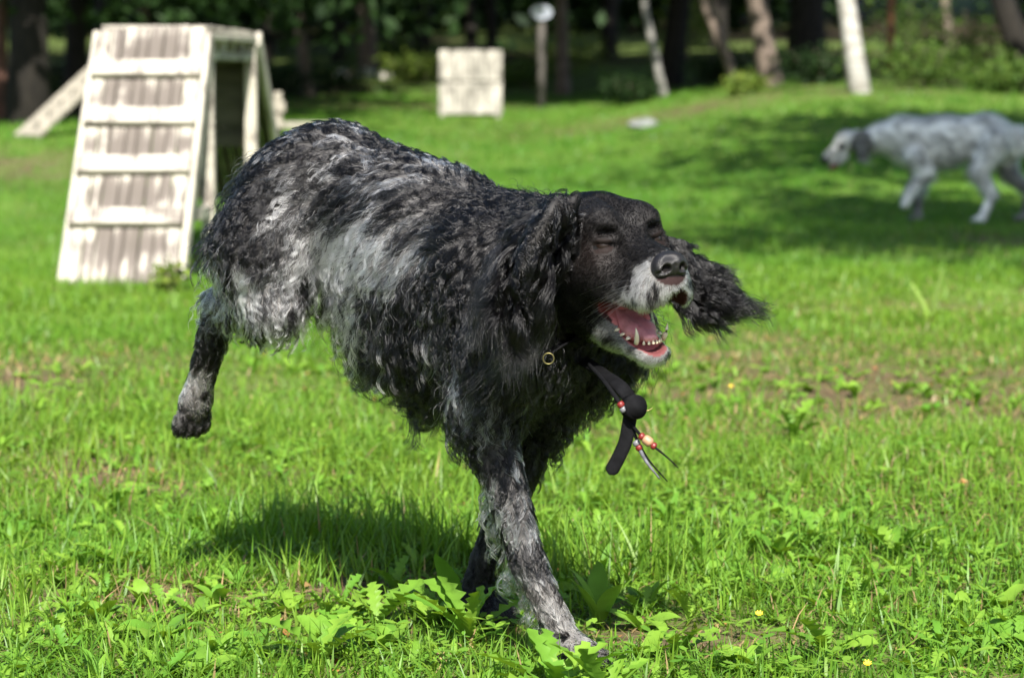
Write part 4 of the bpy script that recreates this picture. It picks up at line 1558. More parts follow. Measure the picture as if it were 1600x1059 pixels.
# ---- anchors: position, hair flow, length, whiteness, curl, (near side; mirrored for the far side)
_A = [
    ((-0.44, 0.00, 0.66), (-0.8, 0, -0.3), 0.028, 0.10, 0.5),
    ((-0.36, 0.00, 0.67), (-1, 0, -0.1), 0.024, 0.14, 0.5),
    ((-0.50, -0.04, 0.57), (-0.5, -0.1, -0.8), 0.046, 0.04, 1.7),
    ((-0.46, -0.10, 0.60), (-0.5, -0.1, -0.8), 0.042, 0.10, 0.8),
    ((-0.40, -0.11, 0.62), (-0.6, 0, -0.7), 0.036, 0.12, 0.6),
    ((-0.27, 0.00, 0.66), (-1, 0, -0.2), 0.024, 0.24, 0.5),
    ((-0.27, -0.08, 0.62), (-0.8, 0, -0.5), 0.036, 0.30, 0.5),
    ((-0.12, 0.00, 0.61), (-1, 0, -0.2), 0.026, 0.42, 0.4),
    ((-0.12, -0.08, 0.58), (-0.8, 0, -0.5), 0.036, 0.40, 0.4),
    ((0.03, 0.00, 0.58), (-1, 0, -0.2), 0.036, 0.10, 0.5),
    ((0.00, -0.09, 0.55), (-0.8, 0, -0.5), 0.038, 0.12, 0.5),
    ((-0.20, -0.115, 0.53), (-0.6, 0, -0.8), 0.040, 0.62, 0.4),
    ((-0.27, -0.105, 0.52), (-0.6, 0, -0.8), 0.040, 0.66, 0.4),
    ((-0.12, -0.12, 0.51), (-0.6, 0, -0.8), 0.040, 0.50, 0.4),
    ((-0.20, -0.115, 0.45), (-0.5, 0, -0.9), 0.045, 0.55, 0.5),
    ((-0.28, -0.09, 0.44), (-0.5, 0, -0.9), 0.045, 0.45, 0.6),
    ((-0.08, -0.12, 0.44), (-0.5, 0, -0.9), 0.042, 0.28, 0.6),
    ((-0.10, -0.11, 0.39), (-0.4, 0, -0.9), 0.046, 0.20, 0.9),
    ((-0.22, -0.08, 0.39), (-0.3, 0, -1), 0.052, 0.16, 1.4),
    ((-0.28, -0.03, 0.40), (-0.3, 0, -1), 0.036, 0.03, 1.9),
    ((-0.18, -0.03, 0.345), (-0.2, 0, -1), 0.055, 0.03, 1.9),
    ((-0.06, -0.03, 0.315), (-0.1, 0, -1), 0.056, 0.04, 1.9),
    ((0.03, -0.115, 0.47), (-0.4, 0, -0.9), 0.042, 0.12, 0.7),
    ((0.07, -0.12, 0.42), (-0.2, 0, -1), 0.040, 0.26, 0.7),
    ((0.05, -0.12, 0.37), (-0.1, 0, -1), 0.034, 0.36, 0.7),
    ((0.09, -0.085, 0.50), (-0.7, 0, -0.7), 0.046, 0.05, 0.7),
    ((0.12, -0.08, 0.45), (-0.3, 0, -1), 0.045, 0.03, 0.9),
    ((0.14, -0.02, 0.44), (-0.2, 0, -1), 0.040, 0.02, 0.9),
    ((0.08, 0.00, 0.37), (-0.1, 0, -1), 0.046, 0.02, 1.0),
    ((-0.43, -0.13, 0.54), (-0.4, 0, -0.9), 0.042, 0.05, 0.8),
    ((-0.36, -0.14, 0.53), (-0.3, 0, -0.9), 0.036, 0.04, 0.6),
    ((-0.42, -0.145, 0.485), (-0.3, 0, -0.9), 0.036, 0.30, 0.6),
    ((-0.44, -0.13, 0.45), (-0.4, 0, -0.8), 0.036, 0.85, 0.7),
    ((-0.37, -0.145, 0.45), (-0.2, 0, -1), 0.034, 0.75, 0.6),
    ((-0.33, -0.13, 0.43), (-0.1, 0, -1), 0.024, 0.60, 0.6),
    ((-0.35, -0.13, 0.38), (-0.3, 0, -1), 0.020, 0.66, 0.8),
    ((-0.49, -0.10, 0.43), (-0.6, 0, -0.5), 0.036, 0.50, 0.8),
    ((-0.52, -0.10, 0.40), (-0.3, 0, -1), 0.018, 0.18, 0.4),
    ((-0.535, -0.10, 0.36), (-0.3, 0, -1), 0.010, 0.12, 0.2), ((-0.55, -0.105, 0.325), (-0.3, 0, -1), 0.009, 0.75, 0.2), ((-0.55, -0.06, 0.34), (-0.3, 0, -1), 0.010, 0.3, 0.2),
    ((-0.565, -0.085, 0.29), (-0.3, 0, -1), 0.005, 0.40, 0.2),
    ((-0.57, -0.085, 0.25), (-0.2, 0, -1), 0.004, 0.10, 0.2),
    ((0.05, -0.095, 0.30), (0.2, 0, -1), 0.020, 0.33, 0.5),
    ((0.07, -0.085, 0.24), (0.25, 0, -1), 0.014, 0.30, 0.4),
    ((0.09, -0.075, 0.17), (0.3, 0, -1), 0.014, 0.32, 0.3),
    ((0.13, -0.065, 0.09), (0.6, 0, -0.8), 0.012, 0.45, 0.2),
    ((0.17, -0.05, 0.04), (1, 0, -0.2), 0.009, 0.60, 0.1),
    ((0.20, -0.05, 0.02), (1, 0, -0.3), 0.007, 0.20, 0.1),
]
_far = [((p[0], -p[1], p[2]), f, l, w * 0.6, c) for p, f, l, w, c in _A if p[1] < -0.02]
_far += [((-0.06, 0.07, 0.25), (-0.3, 0, -1), 0.028, 0.06, 0.5), ((-0.09, 0.06, 0.12), (-0.2, 0, -1), 0.016, 0.06, 0.3)]
_far += [((-0.55, 0.13, 0.56), (-0.3, 0.8, -0.6), 0.06, 0.2, 0.5)]
_AA = _A + _far
# neck behind the skull follows the head
for q, f, l, w, c in (((-0.06, 0.0, 0.055), (-1, 0, 0.1), 0.032, 0.02, 0.6), ((-0.09, -0.05, 0.02), (-0.9, -0.2, -0.3), 0.045, 0.04, 0.7),
                      ((-0.09, 0.05, 0.02), (-0.9, 0.2, -0.3), 0.045, 0.04, 0.7), ((-0.06, -0.05, -0.06), (-0.6, -0.2, -0.8), 0.042, 0.02, 0.8),
                      ((-0.04, 0.0, -0.10), (-0.7, 0, -0.7), 0.034, 0.03, 0.8), ((-0.06, 0.06, -0.06), (-0.6, 0.2, -0.8), 0.05, 0.02, 0.8)):
    _AA.append((tuple(hp(*q)), tuple(RH @ np.array(f)), l, w, c))
AP = np.array([a[0] for a in _AA])
AV = np.array([[*(np.array(a[1]) / np.linalg.norm(a[1])), a[2], a[3], a[4]] for a in _AA])


def seg_d(P, pts):
    """distance to a polyline and parameter along it"""
    best = np.full(len(P), 9.0)
    par = np.zeros(len(P))
    n = len(pts) - 1
    for i in range(n):
        a, b = np.asarray(pts[i]), np.asarray(pts[i + 1])
        t = np.clip(((P - a) @ (b - a)) / np.dot(b - a, b - a), 0, 1)
        d = np.linalg.norm(P - a - t[:, None] * (b - a), axis=1)
        m = d < best
        best[m] = d[m]
        par[m] = (i + t[m]) / n
    return best, par


def coat_info(P):
    """flow, length, whiteness, curl, kind (0 body, 1 face, 2 ear, 3 mouth/bare) at skin points"""
    A = idw(P, AP, AV, 3.2)
    flow, ln, wh, cu = A[:, :3].copy(), A[:, 3].copy(), A[:, 4].copy(), A[:, 5].copy()
    kind = np.zeros(len(P), int)
    H = (P - HO) @ RH
    H[:, 0] = unsx(H[:, 0])
    x, y, z = H.T
    # face
    face = (x > -0.055 + 0.25 * np.maximum(0, -0.02 - z)) & (np.abs(y) < 0.075) & (z > -0.15) & (x < 0.2)
    back = sstep(-0.055, 0.0, x)
    f_face = np.stack([-0.9 - 0 * x, np.sign(y) * 0.15 + y * 4, -0.15 + 0 * x], -1) @ RH.T
    f_muz = np.stack([-0.75 + 0 * x, np.sign(y) * 0.25, -0.55 + 0 * x], -1) @ RH.T
    mz = sstep(0.06, 0.1, x)[:, None]
    ff = f_face * (1 - mz) + f_muz * mz
    b3 = back[:, None]
    flow[face] = (flow * (1 - b3) + ff * b3)[face]
    lf = 0.0042 + 0.004 * sstep(0.09, 0.12, x) * (z < -0.01) + 0.006 * ((z < -0.105) & (x > 0.0))
    ln[face] = (ln * (1 - back) + lf * back)[face]
    muzzle = sstep(0.082, 0.106, x + 1.5 * np.maximum(0, -0.038 - z) + 0.012 * (vnoise(P, 130, 5) - 0.5) - 1.7 * np.maximum(0, z + 0.018))
    chin = sstep(-0.100, -0.112, z) * (0.25 * sstep(0.0, 0.03, x) + 0.75 * sstep(0.045, 0.07, x))
    wf = np.maximum(muzzle, chin) * (0.55 + 0.6 * vnoise(P, 160, 9)) * 0.9
    wh[face] = (wh * (1 - back) + wf * back)[face]
    cu[face] = (cu * (1 - back))[face]
    kind[face & (x > -0.03)] = 1
    # ears
    dn, tn = seg_d(P, near_ear)
    df, tf = seg_d(P, far_ear)
    en = (dn < 0.050) & (tn > 0.10) & (x < 0.03) & (y < -0.042)
    ef = (df < 0.034) & (tf > 0.2) & (y > 0.052)
    wf_ = lambda v: RB.T @ np.array(v, float)
    flow[en] = wf_((-1.0, 0.3, -0.35)) + tn[en][:, None] * wf_((0.45, 0, -0.75))
    flow[ef] = wf_((0.95, 0.05, -0.05)) + (1 - tf[ef])[:, None] * wf_((-0.35, 0, -0.55))
    ln[en] = 0.074 + 0.014 * tn[en]
    ln[ef] = 0.022 + 0.036 * tf[ef]
    wh[en | ef] = 0.02
    cu[en] = 1.05
    cu[ef] = 0.55
    kind[en | ef] = 2
    # mouth
    for c_, r_, R_ in CAV:
        q = ((H - np.array(c_)) @ R_) / np.array(r_)
        kind[(np.linalg.norm(q, axis=1) < 1.13) & (np.abs(y) < 0.05) & (x > 0.0)] = 3
    kind[(np.linalg.norm((H - np.array([0.136, 0, -0.019])) / np.array([1, 1.15, 1]), axis=1) < 0.021)] = 4
    for s_ in (-1, 1):
        kind[np.linalg.norm((H - np.array([0.056, s_ * 0.041, 0.009])) / np.array([1.4, 1.5, 0.95]), axis=1) < 0.0100] = 5
    return flow, ln, wh, cu, kind, H


vf, vl, vw, vc, vk, vH = coat_info(DV)
# skin colours (the dog's own colouring under the coat)
SK = np.outer(np.clip(vw * 0.55 + (vnoise(DV, 60, 2) - 0.5) * 0.2, 0, 1), (0.30, 0.29, 0.28)) + np.array((0.012, 0.011, 0.011))
tan = np.exp(-(((vH[:, 0] - 0.035) / 0.035) ** 2 + ((np.abs(vH[:, 1]) - 0.045) / 0.02) ** 2 + ((vH[:, 2] + 0.004) / 0.022) ** 2))
SK += np.outer(tan * (vk == 1), (0.005, 0.002, 0.001))
mo = vk == 3
inn = mo & (np.abs(vH[:, 1]) < 0.034)
SK[mo] = (0.020, 0.013, 0.014)
lower = vH[:, 2] < -0.086 - 0.33 * (vH[:, 0] - 0.06)
SK[inn & lower] = np.array((0.52, 0.17, 0.17)) * (0.75 + 0.5 * vnoise(DV, 120, 7))[inn & lower, None]
SK[inn & ~lower] = np.array((0.13, 0.028, 0.025)) * (0.6 + 0.8 * vnoise(DV, 150, 8))[inn & ~lower, None]
SK[inn & lower & (vH[:, 0] > 0.070)] = (0.13, 0.042, 0.042)
SK[inn & (vH[:, 0] > 0.092) & (vH[:, 2] > -0.084)] = (0.030, 0.009, 0.008)
lip = mo & lower & (np.abs(vH[:, 1]) >= 0.026) & (np.abs(vH[:, 1]) < 0.034)
SK[lip] = (0.035, 0.016, 0.016)
SK[vk == 4] = (0.035, 0.020, 0.020)
SK[(vk == 4) & (vH[:, 2] > -0.030)] = (0.004, 0.003, 0.003)
ez = vH[:, 2] - 0.0085 + 0.10 * (np.abs(vH[:, 1]) - 0.040)
SK[vk == 5] = (0.009, 0.006, 0.005)
SK[(vk == 5) & (ez < -0.002)] = (0.013, 0.008, 0.007)
SK[(vk == 5) & (np.abs(ez) < 0.0022)] = (0.001, 0.001, 0.001)
body = mesh_np('body', DV, DF, mat_tint('dog_skin', rough=0.7, spec=0.14, bump=0.25), dog, smooth=True, colors=SK)

HAIR = mat_hair('coat_hair')
FACE_HAIR = mat_hair('face_hair', 0.35, 0.5, 1.22)


def grow(n, dens, seed, sel, K=9, lock_area=1.6e-4, rad=0.00030, clump=0.87, lift=0.31, frizz=0.06, lmul=1.0, curl_f=1.6):
    """comb strands out of the body where sel holds; returns points, colours, radii"""
    r = np.random.default_rng(seed)
    ok = sel[DF].all(1)
    Q = DF[ok]
    ar = 0.5 * np.linalg.norm(np.cross(DV[Q[:, 2]] - DV[Q[:, 0]], DV[Q[:, 3]] - DV[Q[:, 1]]), axis=1) * dens[Q].mean(1)
    f = r.choice(len(Q), n, p=ar / ar.sum())
    u, v = r.random(n)[:, None], r.random(n)[:, None]
    q = Q[f]

    def bil(X):
        return (X[q[:, 0]] * (1 - u) + X[q[:, 1]] * u) * (1 - v) + (X[q[:, 3]] * (1 - u) + X[q[:, 2]] * u) * v
    root, nor = bil(DV), bil(DN)
    nor /= np.linalg.norm(nor, axis=1, keepdims=True)
    flow, ln, wh, cu, kind, H = coat_info(root)
    area = 0.5 * np.linalg.norm(np.cross(DV[Q[:, 2]] - DV[Q[:, 0]], DV[Q[:, 3]] - DV[Q[:, 1]]), axis=1).sum()
    m = max(int(area / lock_area), 4)
    lk = r.choice(n, min(m, n), replace=False)
    from mathutils.kdtree import KDTree
    kd = KDTree(len(lk))
    for i, p in enumerate(root[lk].tolist()):
        kd.insert(p, i)
    kd.balance()
    li = np.array([kd.find(p)[1] for p in root.tolist()])
    # lock properties
    M = len(lk)
    ang = (vnoise(root[lk], 18, seed + 1) - 0.5) * 1.7 + r.normal(0, 0.22, M)
    ln_l = ln[lk] * np.where(kind[lk] == 2, 0.35 + 0.95 * r.random(M) ** 1.4, 0.62 + 0.5 * r.random(M)) * lmul
    ph = r.random(M) * 6.283
    cf = curl_f * (0.7 + 0.7 * r.random(M))
    sgn = r.choice([-1, 1], M)
    # lock tone
    tone = np.clip(wh[lk] + (vnoise(root[lk] * np.array([1.0, 1.0, 0.55]), 38, 3) - 0.5) * 0.62 * np.minimum(1, wh[lk] * 3 + 0.1) + (vnoise(root[lk] * np.array([1.0, 1.0, 0.6]), 95, 4) - 0.5) * 0.95 * np.minimum(1, wh[lk] * 3 + 0.1) + r.normal(0, 0.05, M), 0, 1)
    tone = sstep(0.16, 0.90, tone)

    def frame(nr, fl, an):
        t = fl - nr * np.sum(fl * nr, 1, keepdims=True) * 0.85
        t /= np.linalg.norm(t, axis=1, keepdims=True) + 1e-9
        b = np.cross(nr, t)
        t2 = t * np.cos(an)[:, None] + b * np.sin(an)[:, None]
        b2 = np.cross(nr, t2)
        return t2, b2
    tl, bl = frame(nor[lk], flow[lk], ang)
    s = np.linspace(0, 1, K)[None, :, None]
    # strands
    an = ang[li] + r.normal(0, 0.10, n)
    ts, bs = frame(nor, flow, an)
    L = (ln_l[li] * (0.8 + 0.3 * r.random(n)))[:, None, None]
    lf = (lift * (0.75 + 0.5 * r.random(n)))[:, None, None]
    g = np.array([0, 0, -1.0])

    def path(rt, nr, t, L_, lf_):
        return rt[:, None] + L_ * (nr[:, None] * lf_ * (1.25 * s - 0.75 * s * s) + t[:, None] * s * 0.88 + g * 0.22 * s * s)
    own = path(root, nor, ts, L, lf)
    gd = path(root[lk], nor[lk], tl, ln_l[:, None, None], np.full((M, 1, 1), lift))
    c = clump * np.clip(s * 1.25, 0, 1) ** 1.1
    P = own * (1 - c) + gd[li] * c + (root - root[lk][li])[:, None] * c * 0.12
    # waves shared by a lock
    cur = cu[lk][li]
    amp = (cur * 0.0092)[:, None, None] * np.minimum(1, L / 0.04) * s ** 0.8
    phs = ph[li][:, None, None] + 6.283 * cf[li][:, None, None] * s + r.normal(0, 0.25, n)[:, None, None]
    P = P + amp * (bs[:, None] * np.sin(phs) * sgn[li][:, None, None] + nor[:, None] * np.cos(phs) * 0.6)
    P = P + (r.normal(0, 1, (n, 1, 3)) * frizz * L * s ** 1.5) * 0.5
    # keep the strands outside the skin
    flat = P.reshape(-1, 3)
    need = np.broadcast_to(0.0012 + 0.006 * s * np.minimum(1, L / 0.03), (n, K, 1)).reshape(-1)
    for _ in range(2):
        d, G = F_.sample(flat)
        push = np.clip(need - d, 0, 0.03)
        push.reshape(n, K)[:, 0] = 0
        flat = flat + G * push[:, None]
    P = flat.reshape(n, K, 3)
    # colours: each hair is black or white; a lock has its share of white ones
    tl_ = np.clip(tone[li] * 1.05 + r.normal(0, 0.16, n) * np.minimum(1, tone[li] * 2.5), 0, 1)
    tl_ = np.where(r.random(n) < 0.85, tl_, (r.random(n) < tone[li]).astype(float))
    blk = np.array((0.0032, 0.0030, 0.0033)) * (0.6 + 1.1 * r.random((n, 1)))
    wht = np.array((0.64, 0.65, 0.67)) * (0.8 + 0.3 * r.random((n, 1)))
    tl_ = sstep(0.06, 0.94, tl_)
    C = blk * (1 - tl_[:, None] ** 1.3) + wht * tl_[:, None] ** 1.3
    lowleg = (root[:, 2] < 0.36) & ((root[:, 0] < -0.47) | ((root[:, 0] > 0.0) & (root[:, 2] < 0.12)))
    C[lowleg] = C[lowleg] * np.array((1.0, 0.86, 0.72))
    R = rad * (0.75 + 0.5 * r.random((n, 1))) * (1 - 0.78 * np.linspace(0, 1, K)[None] ** 1.6)
    return P, C, R, root, H, kind


one = np.ones(len(DV))
dens_body = one * (1 + 1.1 * (vl < 0.02))
P, C, R, *_ = grow(92000, dens_body, 11, vk == 0, rad=0.00033)
hair_obj('coat', P, C, R, HAIR, dog)
# sparse flyaway locks that break the outline, wavier
P, C, R, *_ = grow(4500, one * (vl > 0.034), 12, (vk == 0) & (vH[:, 0] < -0.06), rad=0.00026, lift=0.75, clump=0.75, frizz=0.35, lmul=1.25, lock_area=1.2e-4)
hair_obj('loose_hair', P, C, R, HAIR, dog)
# long curly fringe under the chest and belly and behind the thigh
und = (vk == 0) & ((DN[:, 2] < -0.25) & (DV[:, 2] > 0.27) & (DV[:, 0] > -0.33) & (DV[:, 0] < 0.10) | ((DN[:, 0] < -0.5) & (DV[:, 0] < -0.40) & (DV[:, 2] > 0.44) & (DV[:, 2] < 0.62)))
P, C, R, *_ = grow(11000, one, 13, und, K=16, rad=0.00036, lift=0.62, clump=0.95, frizz=0.05, lmul=1.45, lock_area=1.5e-4, curl_f=2.2)
hair_obj('belly_fringe', P, C, R, HAIR, dog)
# ears
P, C, R, *_ = grow(17000, one, 14, vk == 2, rad=0.00026, lift=0.42, clump=0.86, lock_area=0.5e-4, K=12, curl_f=1.3, frizz=0.16)
hair_obj('ear_hair', P, C, R, HAIR, dog)
# short face hair
P, C, R, rt, H, kd = grow(30000, one * (1 + 0.6 * (vH[:, 0] > 0.08)), 15, vk == 1, K=5, rad=0.00017, lift=0.22, clump=0.25, frizz=0.25, lock_area=0.2e-4)
tn_ = np.exp(-(((H[:, 0] - 0.030) / 0.04) ** 2 + ((np.abs(H[:, 1]) - 0.045) / 0.022) ** 2 + ((H[:, 2] + 0.002) / 0.026) ** 2))
C = C + np.outer(tn_, (0.0045, 0.0016, 0.0006))
hair_obj('face_hair', P, C, R, FACE_HAIR, dog)
# feathering behind the near foreleg: long pale curls
fb = (vk == 0) & (DV[:, 1] < -0.02) & (DV[:, 2] < 0.24) & (DV[:, 2] > 0.06) & (DV[:, 0] > 0.0) & (DN[:, 0] < -0.35)
vc_keep = AV[:, 5].copy()
AV[:, 5] = 1.5
P, C, R, *_ = grow(520, one, 16, fb, K=16, rad=0.00042, lift=0.8, clump=0.93, frizz=0.10, lmul=2.6, lock_area=1.2e-4, curl_f=1.3)
AV[:, 5] = vc_keep
C = np.clip(C * 0.7 + 0.05, 0, 0.35)
hair_obj('leg_feather', P, C, R, HAIR, dog)
# whiskers
wk = []
r_ = np.random.default_rng(21)
for i in range(34):
    s_ = -1 if i < 24 else 1
    b0 = np.array([r_.uniform(0.076, 0.106), s_ * 0.034, r_.uniform(-0.052, -0.030)])
    d_ = np.array([r_.uniform(-0.7, -0.2), s_ * r_.uniform(0.6, 1.0), r_.uniform(-0.5, 0.05)])
    d_ /= np.linalg.norm(d_)
    ln_ = r_.uniform(0.025, 0.055)
    t_ = np.linspace(0, 1, 8)[:, None]
    wk.append(hpts(b0 + d_ * ln_ * t_ + np.array([-0.2, 0, -0.25]) * ln_ * t_ ** 2))
wk = np.array(wk)
hair_obj('whiskers', wk, np.full((len(wk), 3), 0.6), np.linspace(0.00030, 0.00008, 8)[None], HAIR, dog)
# ---- nose leather
NF = Field(np.arange(0.105, 0.175, 0.0013), np.arange(-0.034, 0.034, 0.0013), np.arange(-0.042, 0.026, 0.0013))
NF.ell((0.133, 0, -0.005), (0.016, 0.0185, 0.0150), k=0.006)
NF.ell((0.139, 0, -0.0015), (0.0125, 0.0175, 0.0110), k=0.008)
for s in (-1, 1):
    NF.ell((0.137, s * 0.0125, -0.008), (0.0115, 0.0085, 0.0092), k=0.005)
    NF.ell((0.1490, s * 0.0098, -0.0065), (0.0090, 0.0046, 0.0044), k=0.003, op='sub')
    NF.cone((0.1490, s * 0.0105, -0.0085), (0.1420, s * 0.0195, -0.0120), 0.0022, 0.0014, k=0.003, op='sub')
NF.cone((0.1520, 0, -0.004), (0.148, 0, -0.024), 0.0012, 0.0012, k=0.004, op='sub')
NF.cone((0.134, 0, -0.016), (0.136, 0, -0.026), 0.0070, 0.004, k=0.006)
nv, nf = NF.mesh()
nv = relax(nv, nf, 1, 0.4)
mnose = mat_noise('nose_leather', (0.007, 0.0065, 0.007), (0.014, 0.012, 0.0125), scale=120, rough=0.33, spec=0.5, bump=0.35, bscale=900)
nv = (nv - np.array([0.139, 0, -0.006])) * 1.08 + np.array([0.1315, 0, -0.0180])
nv[:, 0] += float(sx(0.130)) - 0.130
mesh_np('nose', HO + nv @ RH.T, nf, mnose, dog, smooth=True)

# ---- tongue
TF = Field(np.arange(0.0, 0.11, 0.0018), np.arange(-0.034, 0.034, 0.0018), np.arange(-0.135, -0.06, 0.0018))
TF.cone((0.015, 0, -0.086), (0.055, 0, -0.098), 0.015, 0.012, k=0.008, axis=(0, 1, 0), f=1.5)
TF.cone((0.055, 0, -0.098), (0.080, -0.003, -0.1045), 0.011, 0.0062, k=0.008, axis=(0, 1, 0), f=1.6)
TF.cone((0.09, 0, -0.0955), (0.01, 0, -0.066), 0.0035, 0.004, k=0.008, op='sub')
tv, tf_ = TF.mesh()
mtong = mat_noise('tongue_flesh', (0.50, 0.17, 0.19), (0.62, 0.27, 0.28), scale=60, rough=0.28, spec=0.6, bump=0.3, bscale=500)
mesh_np('tongue', hpts(relax(tv, tf_, 1)), tf_, mtong, dog, smooth=True)

# ---- teeth
mtooth = mat_noise('tooth_enamel', (0.62, 0.52, 0.33), (0.74, 0.68, 0.54), scale=40, rough=0.25, spec=0.5)


def tooth(name, base, tip, r, parent=None, bend=0.0):
    base, tip = np.array(base), np.array(tip)
    t = np.linspace(0, 1, 6)[:, None]
    pts = base + (tip - base) * t + np.array([bend, 0, 0]) * np.sin(t * math.pi)
    V, F = tube_np(pts, r * np.array([1, 1.0, 0.9, 0.7, 0.42, 0.08]), 8)
    return V, F


def tooth_obj(name, lst, parent):
    V, F, o = [], [], 0
    for v, f in lst:
        V.append(v)
        F += [tuple(i + o for i in q) for q in f]
        o += len(v)
    return mesh_np(name, hpts(np.vstack(V)), F, mtooth, parent, smooth=True)


for s in (-1, 1):
    tooth_obj('canine_tooth', [tooth('t', (0.0735, s * 0.0185, -0.110), (0.081, s * 0.022, -0.0900), 0.0031, bend=0.002)], dog)
row = []
for i in range(6):
    a = (i - 2.5) / 2.5
    row.append(tooth('t', (0.0845 - 0.006 * a * a, a * 0.0115, -0.1120), (0.0860 - 0.006 * a * a, a * 0.0120, -0.1072), 0.0019))
tooth_obj('incisor_row', row, dog)
for s in (-1, 1):
    row = [tooth('t', (0.062 - 0.0105 * i, s * (0.0215 + 0.0008 * i), -0.105 + 0.0048 * i), (0.062 - 0.0105 * i, s * (0.0225 + 0.0008 * i), -0.1015 + 0.0048 * i - 0.001 * (i % 2)), 0.0034 + 0.0004 * i) for i in range(4)]
    tooth_obj('molar_row', row, dog)

# ---- eyes behind nearly closed lids
meye = mat_plain('eye_dark', (0.012, 0.007, 0.005), rough=0.35, spec=0.3)
for s in (-1, 1):
    bm = bmesh.new()
    bmesh.ops.create_uvsphere(bm, u_segments=16, v_segments=10, radius=0.0110)
    for v in bm.verts:
        v.co = v.co + Vector(hp(0.0445, s * 0.0335, 0.0085))
    bm_obj('eye', bm, meye, dog, smooth=True)

# ---- collar with its hanging strap, toggle and beaded cords
mblk = mat_noise('black_webbing', (0.004, 0.004, 0.0045), (0.008, 0.008, 0.009), scale=90, rough=0.8, spec=0.06, bump=0.3, bscale=700)
mbrass = mat_plain('brass', (0.22, 0.19, 0.08), rough=0.45, metal=1.0)
collar = empty('collar')
collar.parent = dog
nc = np.array(hp(-0.085, 0.0, -0.055))
nd = np.array(hp(-0.02, 0, -0.03)) - np.array((0.03, 0, 0.46))
nd /= np.linalg.norm(nd)
nu = np.cross(nd, (0, 1, 0))
nu /= np.linalg.norm(nu)
nw = np.cross(nd, nu)
V, F = [], []
nseg = 40
for i in range(nseg):
    a = 2 * math.pi * i / nseg
    e = nu * math.cos(a) + nw * math.sin(a)
    d = 0.05
    for _ in range(60):
        dd, _g = F_.sample((nc + e * d)[None])
        if dd[0] > 0.004:
            break
        d += 0.002
    for off, w in ((-0.004, -0.012), (-0.004, 0.012), (-0.0005, 0.012), (-0.0005, -0.012)):
        V.append(nc + e * (d + off) + nd * w)
for i in range(nseg):
    j = (i + 1) % nseg
    for k in range(4):
        F.append((i * 4 + k, i * 4 + (k + 1) % 4, j * 4 + (k + 1) % 4, j * 4 + k))
mesh_np('collar_band', np.array(V), F, mblk, collar)
CD = 2.99


def strap(name, pts, w, t, mat, parent, side=(0.35, -0.2, 0)):
    pts = np.asarray(pts, float)
    n = 40
    u = np.linspace(0, len(pts) - 1, n)
    P_ = np.stack([np.interp(u, range(len(pts)), pts[:, c]) for c in range(3)], -1)
    for _ in range(10):
        P_[1:-1] = 0.5 * P_[1:-1] + 0.25 * (P_[2:] + P_[:-2])
    T = np.gradient(P_, axis=0)
    T /= np.linalg.norm(T, axis=1, keepdims=True)
    view = RB.T @ np.array([0.1, -1, 0.15])
    S = np.cross(T, view)
    S /= np.linalg.norm(S, axis=1, keepdims=True)
    Nn = np.cross(S, T)
    m = 10
    a = np.linspace(0, 2 * math.pi, m, endpoint=False)
    endf = np.minimum(1, np.sqrt(np.clip(1 - (np.clip((np.linspace(0, 1, n) - 0.90) / 0.10, 0, 1)) ** 2, 0.02, 1)))
    ca, sa = np.sign(np.cos(a)) * np.abs(np.cos(a)) ** 0.6, np.sign(np.sin(a)) * np.abs(np.sin(a)) ** 0.6
    ring = P_[:, None] + (w / 2 * endf)[:, None, None] * ca[None, :, None] * S[:, None] + (t / 2) * sa[None, :, None] * Nn[:, None]
    V_ = ring.reshape(-1, 3)
    F_l = []
    for i in range(n - 1):
        for k in range(m):
            F_l.append((i * m + k, i * m + (k + 1) % m, (i + 1) * m + (k + 1) % m, (i + 1) * m + k))
    F_l.append(tuple(range(m))[::-1])
    F_l.append(tuple((n - 1) * m + k for k in range(m)))
    return mesh_np(name, V_, F_l, mat, parent, smooth=True)


strap('strap_loop', [dpt(905, 560, 3.25), dpt(935, 578, 3.13), dpt(955, 592, 3.03), dpt(972, 606, CD), dpt(988, 628, CD), dpt(986, 640, CD)], 0.017, 0.005, mblk, collar)
strap('strap_end', [dpt(988, 626, CD), dpt(984, 655, CD), dpt(978, 690, CD), dpt(965, 718, CD), dpt(952, 741, CD)], 0.0165, 0.005, mblk, collar)
bm = bmesh.new()
bmesh.ops.create_cone(bm, cap_ends=True, segments=20, radius1=0.0145, radius2=0.0145, depth=0.020)
bmesh.ops.bevel(bm, geom=[e for e in bm.edges if e.is_boundary or abs(e.verts[0].co.z - e.verts[1].co.z) < 1e-5], offset=0.003, segments=2, affect='EDGES')
Rt = Matrix.Rotation(math.radians(80), 3, 'Y') @ Matrix.Rotation(math.radians(15), 3, 'X')
for v in bm.verts:
    v.co = Rt @ v.co + Vector(dpt(990, 636, CD - 0.008))
bm_obj('toggle', bm, mblk, collar, smooth=True)


def cord(name, pts, r, mat, taper=True):
    pts = np.array(pts)
    u = np.linspace(0, len(pts) - 1, 16)
    P_ = np.stack([np.interp(u, range(len(pts)), pts[:, c]) for c in range(3)], -1)
    for _ in range(4):
        P_[1:-1] = 0.5 * P_[1:-1] + 0.25 * (P_[2:] + P_[:-2])
    V_, F_l = tube_np(P_, r * (np.linspace(1, 0.25, 16) if taper else np.ones(16)), 7)
    return mesh_np(name, V_, F_l, mat, collar, smooth=True)


